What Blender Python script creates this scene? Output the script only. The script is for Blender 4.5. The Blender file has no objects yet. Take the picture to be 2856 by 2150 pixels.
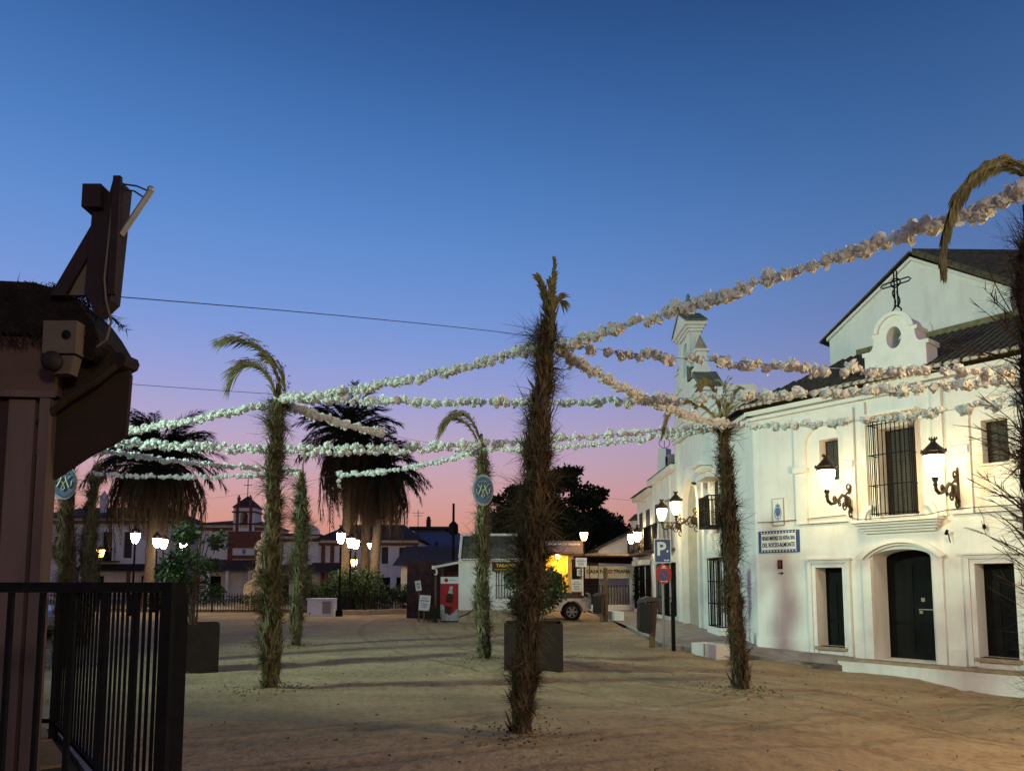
import bpy, math, random
from mathutils import Vector, Matrix, noise
from mathutils.geometry import tessellate_polygon
random.seed(7)
R = math.radians
SC = bpy.context.scene
COL = SC.collection

# ------------------------------------------------------------------ camera
cd = bpy.data.cameras.new('camera')
cam = bpy.data.objects.new('camera', cd); COL.objects.link(cam)
cam.location = (0, 0, 1.6)
cam.rotation_euler = (R(90 + 5.2), 0, 0)
cd.sensor_fit = 'HORIZONTAL'; cd.sensor_width = 36.0
cd.lens = 36.0 * 2030 / 2856
cd.shift_y = (1440 - 1075) / 2856
cd.clip_start = 0.05; cd.clip_end = 2000
SC.camera = cam

# ------------------------------------------------------------------ sky (after sunset)
SUN_AZ = R(-28)          # where the sun went down, left of the view axis
w = bpy.data.worlds.new('World'); SC.world = w; w.use_nodes = True
nt = w.node_tree; N = nt.nodes; L = nt.links
for n_ in list(N): N.remove(n_)
out = N.new('ShaderNodeOutputWorld'); bg = N.new('ShaderNodeBackground')
L.new(bg.outputs[0], out.inputs[0])
tc = N.new('ShaderNodeTexCoord'); sep = N.new('ShaderNodeSeparateXYZ')
L.new(tc.outputs['Generated'], sep.inputs[0])
def srgb(r, g, b):
    def f(c):
        c /= 255.0
        return c / 12.92 if c <= .04045 else ((c + .055) / 1.055) ** 2.4
    return (f(r), f(g), f(b), 1)
ramp = N.new('ShaderNodeValToRGB'); cr = ramp.color_ramp; cr.interpolation = 'B_SPLINE'
stops = [(0.0, (182, 112, 94)), (.05, (204, 134, 114)), (.09, (206, 148, 136)), (.135, (198, 158, 166)), (.185, (182, 162, 190)),
         (.24, (156, 158, 206)), (.32, (120, 150, 212)), (.44, (88, 136, 202)), (.56, (63, 109, 174)), (.66, (46, 85, 145)), (1.0, (24, 50, 104))]
while len(cr.elements) < len(stops): cr.elements.new(.5)
for e, (p, c) in zip(cr.elements, stops): e.position = p; e.color = srgb(*c)
L.new(sep.outputs['Z'], ramp.inputs[0])
dt = N.new('ShaderNodeVectorMath'); dt.operation = 'DOT_PRODUCT'
L.new(tc.outputs['Generated'], dt.inputs[0]); dt.inputs[1].default_value = (math.sin(SUN_AZ), math.cos(SUN_AZ), 0)
mr = N.new('ShaderNodeMapRange'); mr.interpolation_type = 'SMOOTHSTEP'
mr.inputs['From Min'].default_value = .35; mr.inputs['From Max'].default_value = 1.0
mr.inputs['To Min'].default_value = .64; mr.inputs['To Max'].default_value = 1.08
L.new(dt.outputs['Value'], mr.inputs['Value'])
vs = N.new('ShaderNodeVectorMath'); vs.operation = 'SCALE'
L.new(ramp.outputs[0], vs.inputs[0]); L.new(mr.outputs[0], vs.inputs['Scale'])
L.new(vs.outputs[0], bg.inputs[0]); bg.inputs[1].default_value = 1.0

# ------------------------------------------------------------------ lamps whose posts stand outside the picture
def point_light(name, loc, power, color, r=.15):
    d = bpy.data.lights.new(name, 'POINT'); d.energy = power; d.color = color; d.shadow_soft_size = r
    o = bpy.data.objects.new(name, d); COL.objects.link(o); o.location = loc; return o
fd = bpy.data.lights.new('square_floodlight', 'SPOT'); fd.energy = 18500; fd.color = (.68, 1.0, .76)
fd.spot_size = R(66); fd.spot_blend = .95; fd.shadow_soft_size = .6
fl = bpy.data.objects.new('square_floodlight', fd); COL.objects.link(fl)
fl.location = (-18.0, 6.2, 9.2)
fl.rotation_euler = (Vector((5.5, 19.5, 5.2)) - fl.location).to_track_quat('-Z', 'Y').to_euler()
point_light('street_lantern_light', (8.0, 5.2, 4.4), 1150, (1.0, .70, .34), .4)
point_light('unseen_warm_light', (7.0, -9.5, 6.2), 2700, (1.0, .80, .54), .9)  # unseen warm fill lamp behind the camera, inferred from the foreground's warm tone

SC.render.engine = 'CYCLES'
SC.cycles.use_denoising = True
SC.cycles.max_bounces = 5; SC.cycles.diffuse_bounces = 3; SC.cycles.glossy_bounces = 2
SC.cycles.transparent_max_bounces = 6; SC.cycles.sample_clamp_indirect = 4.0
SC.view_settings.view_transform = 'Standard'; SC.view_settings.look = 'None'
SC.view_settings.exposure = 0.0; SC.view_settings.gamma = 1.0

# ------------------------------------------------------------------ materials
def mat(name, col, rough=.8, var=.25, scale=6, bump=0, bscale=40, metal=0, col2=None, spec=.3, coord='Object', stretch=(1, 1, 1), trans=0):
    m = bpy.data.materials.new(name); m.use_nodes = True
    n = m.node_tree.nodes; l = m.node_tree.links; p = n['Principled BSDF']
    p.inputs['Roughness'].default_value = rough; p.inputs['Metallic'].default_value = metal
    p.inputs['Specular IOR Level'].default_value = spec
    t = n.new('ShaderNodeTexCoord'); mp = n.new('ShaderNodeMapping'); mp.inputs['Scale'].default_value = stretch
    l.new(t.outputs[coord], mp.inputs[0])
    nz = n.new('ShaderNodeTexNoise'); nz.inputs['Scale'].default_value = scale; nz.inputs['Detail'].default_value = 6; nz.inputs['Roughness'].default_value = .65
    l.new(mp.outputs[0], nz.inputs['Vector'])
    rp = n.new('ShaderNodeValToRGB'); e = rp.color_ramp.elements
    c2 = col2 or tuple(c * (1 - var) for c in col)
    e[0].position = .32; e[0].color = (*c2, 1); e[1].position = .68; e[1].color = (*[min(1, c * (1 + var * .35)) for c in col], 1)
    l.new(nz.outputs[0], rp.inputs[0]); l.new(rp.outputs[0], p.inputs['Base Color'])
    if bump:
        nb = n.new('ShaderNodeTexNoise'); nb.inputs['Scale'].default_value = bscale; nb.inputs['Detail'].default_value = 4
        l.new(mp.outputs[0], nb.inputs['Vector'])
        b = n.new('ShaderNodeBump'); b.inputs['Strength'].default_value = bump; b.inputs['Distance'].default_value = .02
        l.new(nb.outputs[0], b.inputs['Height']); l.new(b.outputs[0], p.inputs['Normal'])
    if trans:
        tr = n.new('ShaderNodeBsdfTranslucent'); mx = n.new('ShaderNodeMixShader'); mx.inputs[0].default_value = trans
        l.new(rp.outputs[0], tr.inputs[0]); l.new(p.outputs[0], mx.inputs[1]); l.new(tr.outputs[0], mx.inputs[2])
        l.new(mx.outputs[0], n['Material Output'].inputs[0])
    return m
def emit(name, col, s):
    m = bpy.data.materials.new(name); m.use_nodes = True
    p = m.node_tree.nodes['Principled BSDF']; p.inputs['Base Color'].default_value = (.8, .8, .8, 1)
    p.inputs['Emission Color'].default_value = (*col, 1); p.inputs['Emission Strength'].default_value = s
    return m
def limewash(name, col, stain):
    """whitewash with brush patches and damp stains running down from the mouldings"""
    m = mat(name, col, .85, .07, 1.7, .25, 9)
    n = m.node_tree.nodes; l = m.node_tree.links; p = n['Principled BSDF']
    rp = [x for x in n if x.type == 'VALTORGB'][0]
    t = [x for x in n if x.type == 'TEX_COORD'][0]
    mp = n.new('ShaderNodeMapping'); mp.inputs['Scale'].default_value = (2.2, 2.2, .35); l.new(t.outputs['Object'], mp.inputs[0])
    nz = n.new('ShaderNodeTexNoise'); nz.inputs['Scale'].default_value = 1.3; nz.inputs['Detail'].default_value = 8; nz.inputs['Roughness'].default_value = .7
    l.new(mp.outputs[0], nz.inputs['Vector'])
    r2 = n.new('ShaderNodeValToRGB'); e = r2.color_ramp.elements
    e[0].position = .46; e[0].color = (0, 0, 0, 1); e[1].position = .74; e[1].color = (.55, .55, .55, 1); l.new(nz.outputs[0], r2.inputs[0])
    mx = n.new('ShaderNodeMixRGB'); l.new(r2.outputs[0], mx.inputs[0]); l.new(rp.outputs[0], mx.inputs[1]); mx.inputs[2].default_value = (*stain, 1)
    l.new(mx.outputs[0], p.inputs['Base Color'])
    return m

MW = limewash('whitewash', (.82, .82, .78), (.58, .55, .53))
MW2 = limewash('old_whitewash', (.80, .76, .72), (.55, .50, .47))
MTRIM = mat('white_moulding', (.82, .81, .77), .8, .1, 3, .15, 14)
MDOOR = mat('dark_door_wood', (.009, .010, .010), .75, .5, 8, .25, 30, stretch=(1, 1, .1), spec=.15)
MIRON = mat('black_iron', (.007, .007, .008), .8, .4, 20, .1, 60, spec=.12)
MBRZ = mat('lantern_bronze', (.06, .038, .024), .45, .4, 14, .1, 60, metal=.3)
MSHUT = mat('shutter', (.05, .048, .042), .6, .4, 8)
MTILE = mat('mossy_roof_tile', (.12, .095, .06), .95, .7, 7, .6, 18, col2=(.035, .034, .022))
MCAP = mat('lichen_roof_cap', (.20, .20, .14), .95, .5, 6, .4, 20, col2=(.10, .10, .07))
MTEND = mat('limed_tile_end', (.55, .48, .38), .9, .4, 9, .2, 30)
MROOFB = mat('far_roof', (.10, .06, .05), .9, .5, 5, .5, 12)
MBRICK = mat('red_brick_paint', (.20, .075, .05), .85, .35, 4, .2, 14)
MBLUEW = mat('blue_wall', (.14, .2, .34), .9, .2, 2)
MSAND_PAVE = mat('pavement_concrete', (.34, .30, .27), .9, .35, 2.2, .3, 30)
MKERB = mat('kerb_stone', (.36, .34, .31), .9, .35, 4, .3, 30)
MPAPER = mat('white_paper', (.84, .85, .80), .9, .10, 9, .2, 45, trans=.25)
MSTRING = mat('white_string', (.5, .5, .47), .9, .2)
MWIRE = mat('grey_wire', (.03, .03, .035), .7, .2)
MDRY = mat('dry_brush', (.115, .075, .036), .95, .65, 9, col2=(.035, .022, .012))
MDRYG = mat('dry_green_brush', (.18, .165, .085), .95, .55, 9, col2=(.06, .055, .028))
MOLIVE = mat('olive_brush', (.125, .105, .048), .95, .6, 9, col2=(.04, .033, .016))
MFROND = mat('drying_palm_frond', (.26, .25, .10), .8, .4, 5, col2=(.12, .10, .045), trans=.2)
MPOLE = mat('wrapped_pole', (.06, .04, .022), .95, .6, 14, .8, 40, stretch=(1, 1, .25))
MPALM = mat('palm_leaf', (.022, .032, .014), .7, .5, 4)
MDEAD = mat('dead_palm_leaf', (.055, .038, .021), .95, .6, 5)
MTRUNK = mat('palm_trunk', (.125, .095, .07), .95, .5, 5, .9, 16, stretch=(1, 1, 3))
MBARK = mat('bark', (.10, .075, .055), .95, .5, 6, .8, 22)
MLEAF = mat('dark_leaf', (.020, .032, .012), .7, .6, 3)
MLEAF2 = mat('shrub_leaf', (.04, .075, .022), .6, .6, 4)
MCORTEN = mat('corten_steel', (.026, .018, .014), .85, .35, 4, .2, 50)
MGLASS = emit('lit_lantern_glass', (1.0, .72, .33), 58)
MGLASS_FAR = emit('lit_garden_lantern_glass', (1.0, .78, .48), 125)
MSODIUM = emit('lit_sodium_glass', (1.0, .50, .10), 20)
MBLUE = mat('sign_blue', (.035, .075, .21), .4, .12, 8)
MWHITE = mat('sign_white', (.75, .76, .75), .5, .06, 8)
MRED = mat('sign_red', (.42, .02, .025), .4, .12, 8)
MBLACK = mat('sign_black', (.012, .012, .012), .5, .1)
MYEL = mat('sign_yellow', (.75, .48, .05), .5, .1)
MMAROON = mat('sign_maroon', (.055, .016, .014), .6, .2)
MGALV = mat('galvanised_steel', (.30, .30, .29), .5, .2, 12, metal=.5)
MCANVAS = mat('brown_awning_canvas', (.030, .018, .011), .95, .3, 7, .3, 60)
MBROWN = mat('brown_painted_metal', (.022, .011, .011), .7, .4, 7, .3, 30)
MTHATCH = mat('dark_thatch', (.016, .011, .009), .95, .5, 9, .6, 30)
MPINK = mat('pinkish_board', (.12, .082, .072), .8, .3, 5, .2, 30, stretch=(1, 1, .15))
MPINKD = mat('brown_shutter_board', (.034, .021, .018), .8, .3, 5, .2, 30, stretch=(1, 1, .15))
MPLAST = mat('cream_plastic', (.11, .088, .066), .7, .15, 8)
MTERR = mat('terrace_tile', (.25, .165, .085), .85, .3, 3, .25, 30)
MGROUT = mat('terrace_mortar', (.10, .075, .055), .95, .3, 9)
MSTONE = mat('warm_stone', (.40, .32, .22), .9, .35, 4, .3, 20)
MRUB = mat('tyre_rubber', (.012, .012, .012), .85, .2)
MSILV = mat('silver_car_paint', (.42, .42, .43), .3, .06, 3, metal=.7)
MCARD = mat('dark_car_paint', (.02, .022, .026), .25, .1, 3, spec=.6)
MCGL = mat('car_glass', (.02, .025, .03), .08, .1, spec=.8)
MCORR = mat('corrugated_roof', (.17, .155, .12), .9, .5, 5, .3, 20, col2=(.07, .062, .045))
MLAMPLIT = mat('lamplit_yellow_wall', (.62, .44, .12), .85, .15, 4, .2, 14)  # white porch wall with the lamp's yellow light put into its colour
MPURP = mat('faded_purple_awning', (.24, .185, .20), .9, .2, 5)
MBEIGE = mat('bar_board', (.62, .54, .40), .85, .2, 4)
MBIN = mat('bin_plastic', (.010, .013, .014), .6, .3, 9)
MWOOD = mat('weathered_wood', (.15, .10, .06), .9, .5, 5, .4, 20, stretch=(1, 1, .12))
MTREEH = mat('hedge_green', (.025, .045, .016), .8, .5, 5)

# sand: pale trodden ground with tracks, damp patches and footprints
MSAND = mat('sand_ground', (.46, .335, .19), .95, .28, .55, 0, 9, col2=(.325, .235, .13), coord='Object')
_n = MSAND.node_tree.nodes; _l = MSAND.node_tree.links
_tc = [x for x in _n if x.type == 'TEX_COORD'][0]; _rp = [x for x in _n if x.type == 'VALTORGB'][0]; _p = _n['Principled BSDF']
def _noise(scale, det, stretch=(1, 1, 1), rot=0):
    mp = _n.new('ShaderNodeMapping'); mp.inputs['Scale'].default_value = stretch; mp.inputs['Rotation'].default_value = (0, 0, rot)
    _l.new(_tc.outputs['Object'], mp.inputs[0])
    z = _n.new('ShaderNodeTexNoise'); z.inputs['Scale'].default_value = scale; z.inputs['Detail'].default_value = det; z.inputs['Roughness'].default_value = .6
    _l.new(mp.outputs[0], z.inputs['Vector']); return z.outputs[0]
def _ramp(v, a, b, ca, cb):
    r = _n.new('ShaderNodeValToRGB'); r.color_ramp.elements[0].position = a; r.color_ramp.elements[1].position = b
    r.color_ramp.elements[0].color = (*ca, 1); r.color_ramp.elements[1].color = (*cb, 1); _l.new(v, r.inputs[0]); return r.outputs[0]
def _mul(a, b, f=1.0):
    x = _n.new('ShaderNodeMixRGB'); x.blend_type = 'MULTIPLY'; x.inputs[0].default_value = f; _l.new(a, x.inputs[1]); _l.new(b, x.inputs[2]); return x.outputs[0]
_tracks = _ramp(_noise(1.1, 6, (.4, 1.5, 1), R(14)), .36, .62, (.84, .82, .80), (1.04, 1.04, 1.04))
_specks = _ramp(_noise(9, 6), .34, .52, (.66, .62, .58), (1, 1, 1))
_c = _mul(_mul(_rp.outputs[0], _tracks), _specks, .8)
_l.new(_c, _p.inputs['Base Color'])
_ha = _noise(5.5, 5); _hb = _noise(1.3, 5, (.35, 1.6, 1), R(14)); _hc = _noise(26, 3)
_m1 = _n.new('ShaderNodeMath'); _m1.operation = 'ADD'; _l.new(_ha, _m1.inputs[0]); _l.new(_hb, _m1.inputs[1])
_cmb = None
def _ruts(cx, cy, r0, span, marks):
    vd = _n.new('ShaderNodeVectorMath'); vd.operation = 'DISTANCE'; _l.new(_tc.outputs['Object'], vd.inputs[0]); vd.inputs[1].default_value = (cx, cy, -.2)
    wb = _n.new('ShaderNodeMath'); wb.operation = 'MULTIPLY_ADD'; _l.new(_noise(.7, 3), wb.inputs[0]); wb.inputs[1].default_value = .5; _l.new(vd.outputs['Value'], wb.inputs[2])
    mr_ = _n.new('ShaderNodeMapRange'); _l.new(wb.outputs[0], mr_.inputs['Value']); mr_.inputs['From Min'].default_value = r0; mr_.inputs['From Max'].default_value = r0 + span
    r = _n.new('ShaderNodeValToRGB'); el = r.color_ramp.elements; el[0].position = 0; el[0].color = (1, 1, 1, 1); el[1].position = 1; el[1].color = (1, 1, 1, 1)
    for m_ in marks:
        for dp, v in ((-.016, 1), (-.006, .35), (.006, .4), (.016, 1)):
            e = el.new(m_ + dp); e.color = (v, v, v, 1)
    _l.new(mr_.outputs[0], r.inputs[0]); return r.outputs[0]
_r1 = _ruts(-14, 38, 31.5, 6.0, (.12, .17, .36, .41, .55, .80, .85)); _r2 = _ruts(24, 30, 24.5, 7.0, (.2, .25, .44, .50, .75))
_rr = _mul(_r1, _r2)
_c2 = _mul(_c, _rr, .28); _l.new(_c2, _p.inputs['Base Color'])
_m0 = _n.new('ShaderNodeMath'); _m0.operation = 'MULTIPLY_ADD'; _l.new(_rr, _m0.inputs[0]); _m0.inputs[1].default_value = .55; _l.new(_m1.outputs[0], _m0.inputs[2])
_m1 = _m0
_m2 = _n.new('ShaderNodeMath'); _m2.operation = 'MULTIPLY_ADD'; _l.new(_hc, _m2.inputs[0]); _m2.inputs[1].default_value = .3; _l.new(_m1.outputs[0], _m2.inputs[2])
_b = _n.new('ShaderNodeBump'); _b.inputs['Strength'].default_value = .8; _b.inputs['Distance'].default_value = .06
_l.new(_m2.outputs[0], _b.inputs['Height']); _l.new(_b.outputs[0], _p.inputs['Normal'])

# ------------------------------------------------------------------ helpers
def tag(o, label=None, cat=None, group=None, kind=None):
    if label: o['label'] = label
    if cat: o['category'] = cat
    if group: o['group'] = group
    if kind: o['kind'] = kind
    return o
def thing(name, label, cat, loc=(0, 0, 0), rz=0, group=None):
    o = bpy.data.objects.new(name, None); COL.objects.link(o)
    o.empty_display_size = .1; o.location = loc; o.rotation_euler = (0, 0, rz)
    return tag(o, label, cat, group)
def link(name, me, parent=None, kind=None):
    o = bpy.data.objects.new(name, me); COL.objects.link(o)
    if parent: o.parent = parent
    if kind: o['kind'] = kind
    return o
class M:
    def __init__(s): s.v = []; s.f = []
    def add(s, vs, fs):
        b = len(s.v); s.v += [tuple(x) for x in vs]; s.f += [tuple(i + b for i in q) for q in fs]; return s
    def box(s, x0, x1, y0, y1, z0, z1):
        return s.add([(x0, y0, z0), (x1, y0, z0), (x1, y1, z0), (x0, y1, z0), (x0, y0, z1), (x1, y0, z1), (x1, y1, z1), (x0, y1, z1)],
                     [(3, 2, 1, 0), (4, 5, 6, 7), (0, 1, 5, 4), (1, 2, 6, 5), (2, 3, 7, 6), (3, 0, 4, 7)])
    def tube(s, pts, r, n=7):
        pts = [Vector(p) for p in pts]; k = len(pts); rs = r if isinstance(r, (list, tuple)) else [r] * k
        up = None; vs = []
        for i, p in enumerate(pts):
            t = (pts[min(i + 1, k - 1)] - pts[max(i - 1, 0)]).normalized()
            if up is None: up = Vector((0, 0, 1)) if abs(t.z) < .9 else Vector((1, 0, 0))
            a = t.cross(up).normalized(); up = a.cross(t).normalized()
            for j in range(n):
                g = 2 * math.pi * j / n; vs.append(p + (a * math.cos(g) + up * math.sin(g)) * rs[i])
        fs = [(i * n + j, i * n + (j + 1) % n, (i + 1) * n + (j + 1) % n, (i + 1) * n + j) for i in range(k - 1) for j in range(n)]
        fs += [tuple(range(n - 1, -1, -1)), tuple((k - 1) * n + j for j in range(n))]
        return s.add(vs, fs)
    def lathe(s, prof, c=(0, 0, 0), n=14, cap=True):
        vs = []; k = len(prof)
        for r, z in prof:
            for j in range(n):
                a = 2 * math.pi * j / n; vs.append((c[0] + r * math.cos(a), c[1] + r * math.sin(a), c[2] + z))
        fs = [(i * n + j, i * n + (j + 1) % n, (i + 1) * n + (j + 1) % n, (i + 1) * n + j) for i in range(k - 1) for j in range(n)]
        if cap: fs += [tuple(range(n - 1, -1, -1)), tuple((k - 1) * n + j for j in range(n))]
        return s.add(vs, fs)
    def prism(s, poly, c0, c1, holes=(), plane='xz'):
        loops = [list(poly)] + [list(h) for h in holes]
        flat = [p for lp in loops for p in lp]
        tri = tessellate_polygon([[Vector((a, b, 0)) for a, b in lp] for lp in loops])
        def P(a, b, c): return (a, c, b) if plane == 'xz' else ((c, a, b) if plane == 'yz' else (a, b, c))
        n = len(flat); vs = [P(a, b, c0) for a, b in flat] + [P(a, b, c1) for a, b in flat]
        fs = [tuple(t) for t in tri] + [tuple(i + n for i in reversed(t)) for t in tri]
        o = 0
        for lp in loops:
            k = len(lp)
            for i in range(k): fs.append((o + i, o + (i + 1) % k, o + (i + 1) % k + n, o + i + n))
            o += k
        return s.add(vs, fs)
    def ball(s, c, r, n=10, sz=1):
        return s.lathe([(max(.001, r * math.sin(math.pi * i / 6)), -r * sz * math.cos(math.pi * i / 6)) for i in range(7)], c, n)
    def mesh(s, name, m, smooth=False):
        me = bpy.data.meshes.new(name); me.from_pydata(s.v, [], s.f); me.materials.append(m); me.validate()
        if smooth:
            me.polygons.foreach_set('use_smooth', [True] * len(me.polygons))
        me.update(); return me
    def build(s, name, m, parent=None, smooth=False, kind=None, label=None, loc=None, rz=0):
        o = link(name, s.mesh(name, m, smooth), parent, kind)
        if label: o['label'] = label
        if loc: o.location = loc
        o.rotation_euler.z = rz
        return o
def arc(cx, cz, rx, rz, a0, a1, n=14): return [(cx + rx * math.cos(R(a0 + (a1 - a0) * i / n)), cz + rz * math.sin(R(a0 + (a1 - a0) * i / n))) for i in range(n + 1)]
def rect(a0, a1, b0, b1): return [(a0, b0), (a1, b0), (a1, b1), (a0, b1)]
def text_mesh(name, s, size, m, parent, loc, rot=(90, 0, 0), ext=.004, off=0.0, sx=1.0, align='CENTER', space=1.0):
    c = bpy.data.curves.new(name, 'FONT'); c.body = s; c.size = size; c.extrude = ext; c.offset = off; c.align_x = align; c.align_y = 'CENTER'; c.space_character = space; c.resolution_u = 3
    t = bpy.data.objects.new(name + '_tmp', c); COL.objects.link(t)
    dg = bpy.context.evaluated_depsgraph_get(); me = bpy.data.meshes.new_from_object(t.evaluated_get(dg)); me.name = name
    bpy.data.objects.remove(t); bpy.data.curves.remove(c)
    me.materials.clear(); me.materials.append(m)
    o = link(name, me, parent); o.location = loc; o.rotation_euler = [R(a) for a in rot]; o.scale = (sx, 1, 1)
    return o

# ------------------------------------------------------------------ ground
CTRL = [(0, 0, 0), (-6, 3, 0), (5, 3, -.25), (0, 7.85, 0), (-3.65, 11.2, 0), (3.7, 11.9, -.12), (-.6, 15.5, 0), (-5.5, 18.5, 0), (-8.5, 14, 0),
        (3.9, 19.5, -.13), (3.4, 22, -.06), (5.8, 19.0, -.32), (6.3, 18.6, -.36), (7.9, 17.8, -.56), (10.3, 14.8, -.74), (12, 12, -.76), (8, 12, -.52),
        (3.6, 26, 0), (3.2, 30, .05), (1, 30, .08), (-2.5, 28, .1), (-8, 33, .12), (-15, 36, .14), (0, 38, .1), (5, 36, .08), (-25, 45, .3), (-10, 55, .45), (5, 50, .3), (-20, 25, .05), (-15, 10, 0), (-40, 40, .35), (15, 30, 0), (14, 5, -.6), (7, 7, -.38)]
def gz(x, y):
    a = b = 0.0
    for cx, cy, cz in CTRL:
        q = 1.0 / ((x - cx) ** 2 + (y - cy) ** 2 + .8) ** 2
        a += q * cz; b += q
    return a / b
def axis(lo, hi, step, far):
    a = [lo + i * step for i in range(int((hi - lo) / step) + 1)]
    d = step; x = a[-1]; up = []
    while x < far: d *= 1.22; x += d; up.append(x)
    d = step; x = lo; dn = []
    while x > -far: d *= 1.22; x -= d; dn.append(x)
    return dn[::-1] + a + up
xs = axis(-8, 10.5, .11, 600); ys = axis(4.5, 21, .11, 600)
RUTS = [(-14, 38, 32.3), (-14, 38, 33.8), (24, 30, 26.0), (24, 30, 27.5), (-30, 2, 33.0), (-30, 2, 34.4), (-14, 38, 29.2), (-14, 38, 27.8)]
def relief(x, y):
    z = .020 * noise.noise(Vector((x * .8, y * .8, 0))) + .014 * noise.noise(Vector((x * 2.3, y * 2.3, 3)))
    f = noise.noise(Vector((x * 4.6, y * 4.6, 9))); z -= .020 * max(0, f - .12)          # trodden hollows
    wv = .25 * noise.noise(Vector((x * .35, y * .35, 5)))
    for cx, cy, r in RUTS:
        d = abs(math.hypot(x - cx, y - cy) + wv - r)
        if d < .32: z += -.022 * math.exp(-(d / .09) ** 2) + .010 * math.exp(-((d - .18) / .07) ** 2)
    for px_, py_ in ((.07, 7.85), (-3.65, 11.16), (3.68, 11.86), (-.59, 15.5), (-5.45, 18.5)):
        d2 = (x - px_) ** 2 + (y - py_) ** 2
        if d2 < 1: z += .05 * math.exp(-d2 / .07)
    return z
gv = []
for y in ys:
    for x in xs:
        z = gz(x, y)
        if -14 < x < 14 and 1 < y < 41: z += relief(x, y)
        gv.append((x, y, z))
nx = len(xs)
gm = M(); gm.add(gv, [(j * nx + i, j * nx + i + 1, (j + 1) * nx + i + 1, (j + 1) * nx + i) for j in range(len(ys) - 1) for i in range(nx - 1)])
ground = gm.build('ground', MSAND, smooth=True, kind='structure')

# ------------------------------------------------------------------ pavement along the white buildings
PV = [(4.06, 20.0, -.05), (4.05, 26, .08), (4.05, 39.4, .13), (6.75, 39.4, .13), (6.75, 26, .05), (6.78, 21.5, -.06), (6.9, 20.35, -.16), (8.42, 18.44, -.22), (8.1, 18.12, -.42), (6.3, 18.72, -.26), (5.8, 19.05, -.21)]
pm = M(); k = len(PV)
tri = tessellate_polygon([[Vector((a, b, 0)) for a, b, c in PV]])
pm.add(PV + [(a, b, c - .5) for a, b, c in PV], [tuple(t) for t in tri] + [(i, (i + 1) % k, (i + 1) % k + k, i + k) for i in range(k)])
pav = pm.build('pavement', MSAND_PAVE, kind='structure')
def kerb_piece(a, b, wd=.14):
    a = Vector(a); b = Vector(b); d = (b - a); n_ = Vector((d.y, -d.x, 0)).normalized() * wd
    m = M(); q = [a, b, b + n_, a + n_]; q2 = [p + Vector((0, 0, .012)) for p in q]
    m.add([(p.x, p.y, p.z - .4) for p in q] + [tuple(p) for p in q2], [(0, 1, 2, 3), (4, 5, 6, 7), (0, 1, 5, 4), (1, 2, 6, 5), (2, 3, 7, 6), (3, 0, 4, 7)])
    m.build('kerb_stone', MKERB, pav)
line = [PV[8], PV[9], PV[10], PV[0], PV[1], PV[2]]
for a, b in zip(line, line[1:]):
    ln = (Vector(b) - Vector(a)).length; c = max(1, round(ln / .95))
    for i in range(c):
        f0 = (i + .006) / c; f1 = (i + .994) / c
        kerb_piece(Vector(a).lerp(Vector(b), f0), Vector(a).lerp(Vector(b), f1))

# ------------------------------------------------------------------ lantern (bell of lit glass under a crowned cap)
def lantern_parts(parent, at, glass, sc=1.0, post=False):
    x, y, z = at
    g = M().lathe([(a * sc, b * sc) for a, b in [(.05, 0), (.10, .06), (.155, .2), (.185, .36), (.19, .46)]], at, 14).build('glass', glass, parent, True)
    c = M().lathe([(a * sc, b * sc) for a, b in [(.20, .455), (.215, .47), (.20, .50), (.25, .535), (.21, .57), (.14, .64), (.075, .71), (.05, .74), (.05, .77), (.085, .80)]], at, 14)
    cap = c.build('cap', MBRZ, parent, False)
    s = M()
    for i in range(8):
        a = 2 * math.pi * i / 8; s.lathe([(.014 * sc, 0), (.02 * sc, .03 * sc), (.003, .075 * sc)], (x + .235 * sc * math.cos(a), y + .235 * sc * math.sin(a), z + .52 * sc), 5)
        s.lathe([(.012 * sc, 0), (.016 * sc, .025 * sc), (.003, .06 * sc)], (x + .07 * sc * math.cos(a), y + .07 * sc * math.sin(a), z + .79 * sc), 5)
    s.build('crown', MBRZ, cap)
    b = M().lathe([(a * sc, q * sc) for a, q in [(.035, -.16), (.05, -.14), (.03, -.10), (.055, -.05), (.06, 0), (.075, .015), (.05, .03)]], at, 10)
    b.build('holder', MBRZ, parent, True)
def scroll(c, r, turns, a0, n=22):   # in local y-z plane
    return [(0, c[0] + r * (1 - i / n * .75) * math.cos(a0 + turns * 2 * math.pi * i / n), c[1] + r * (1 - i / n * .75) * math.sin(a0 + turns * 2 * math.pi * i / n)) for i in range(n + 1)]
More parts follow.
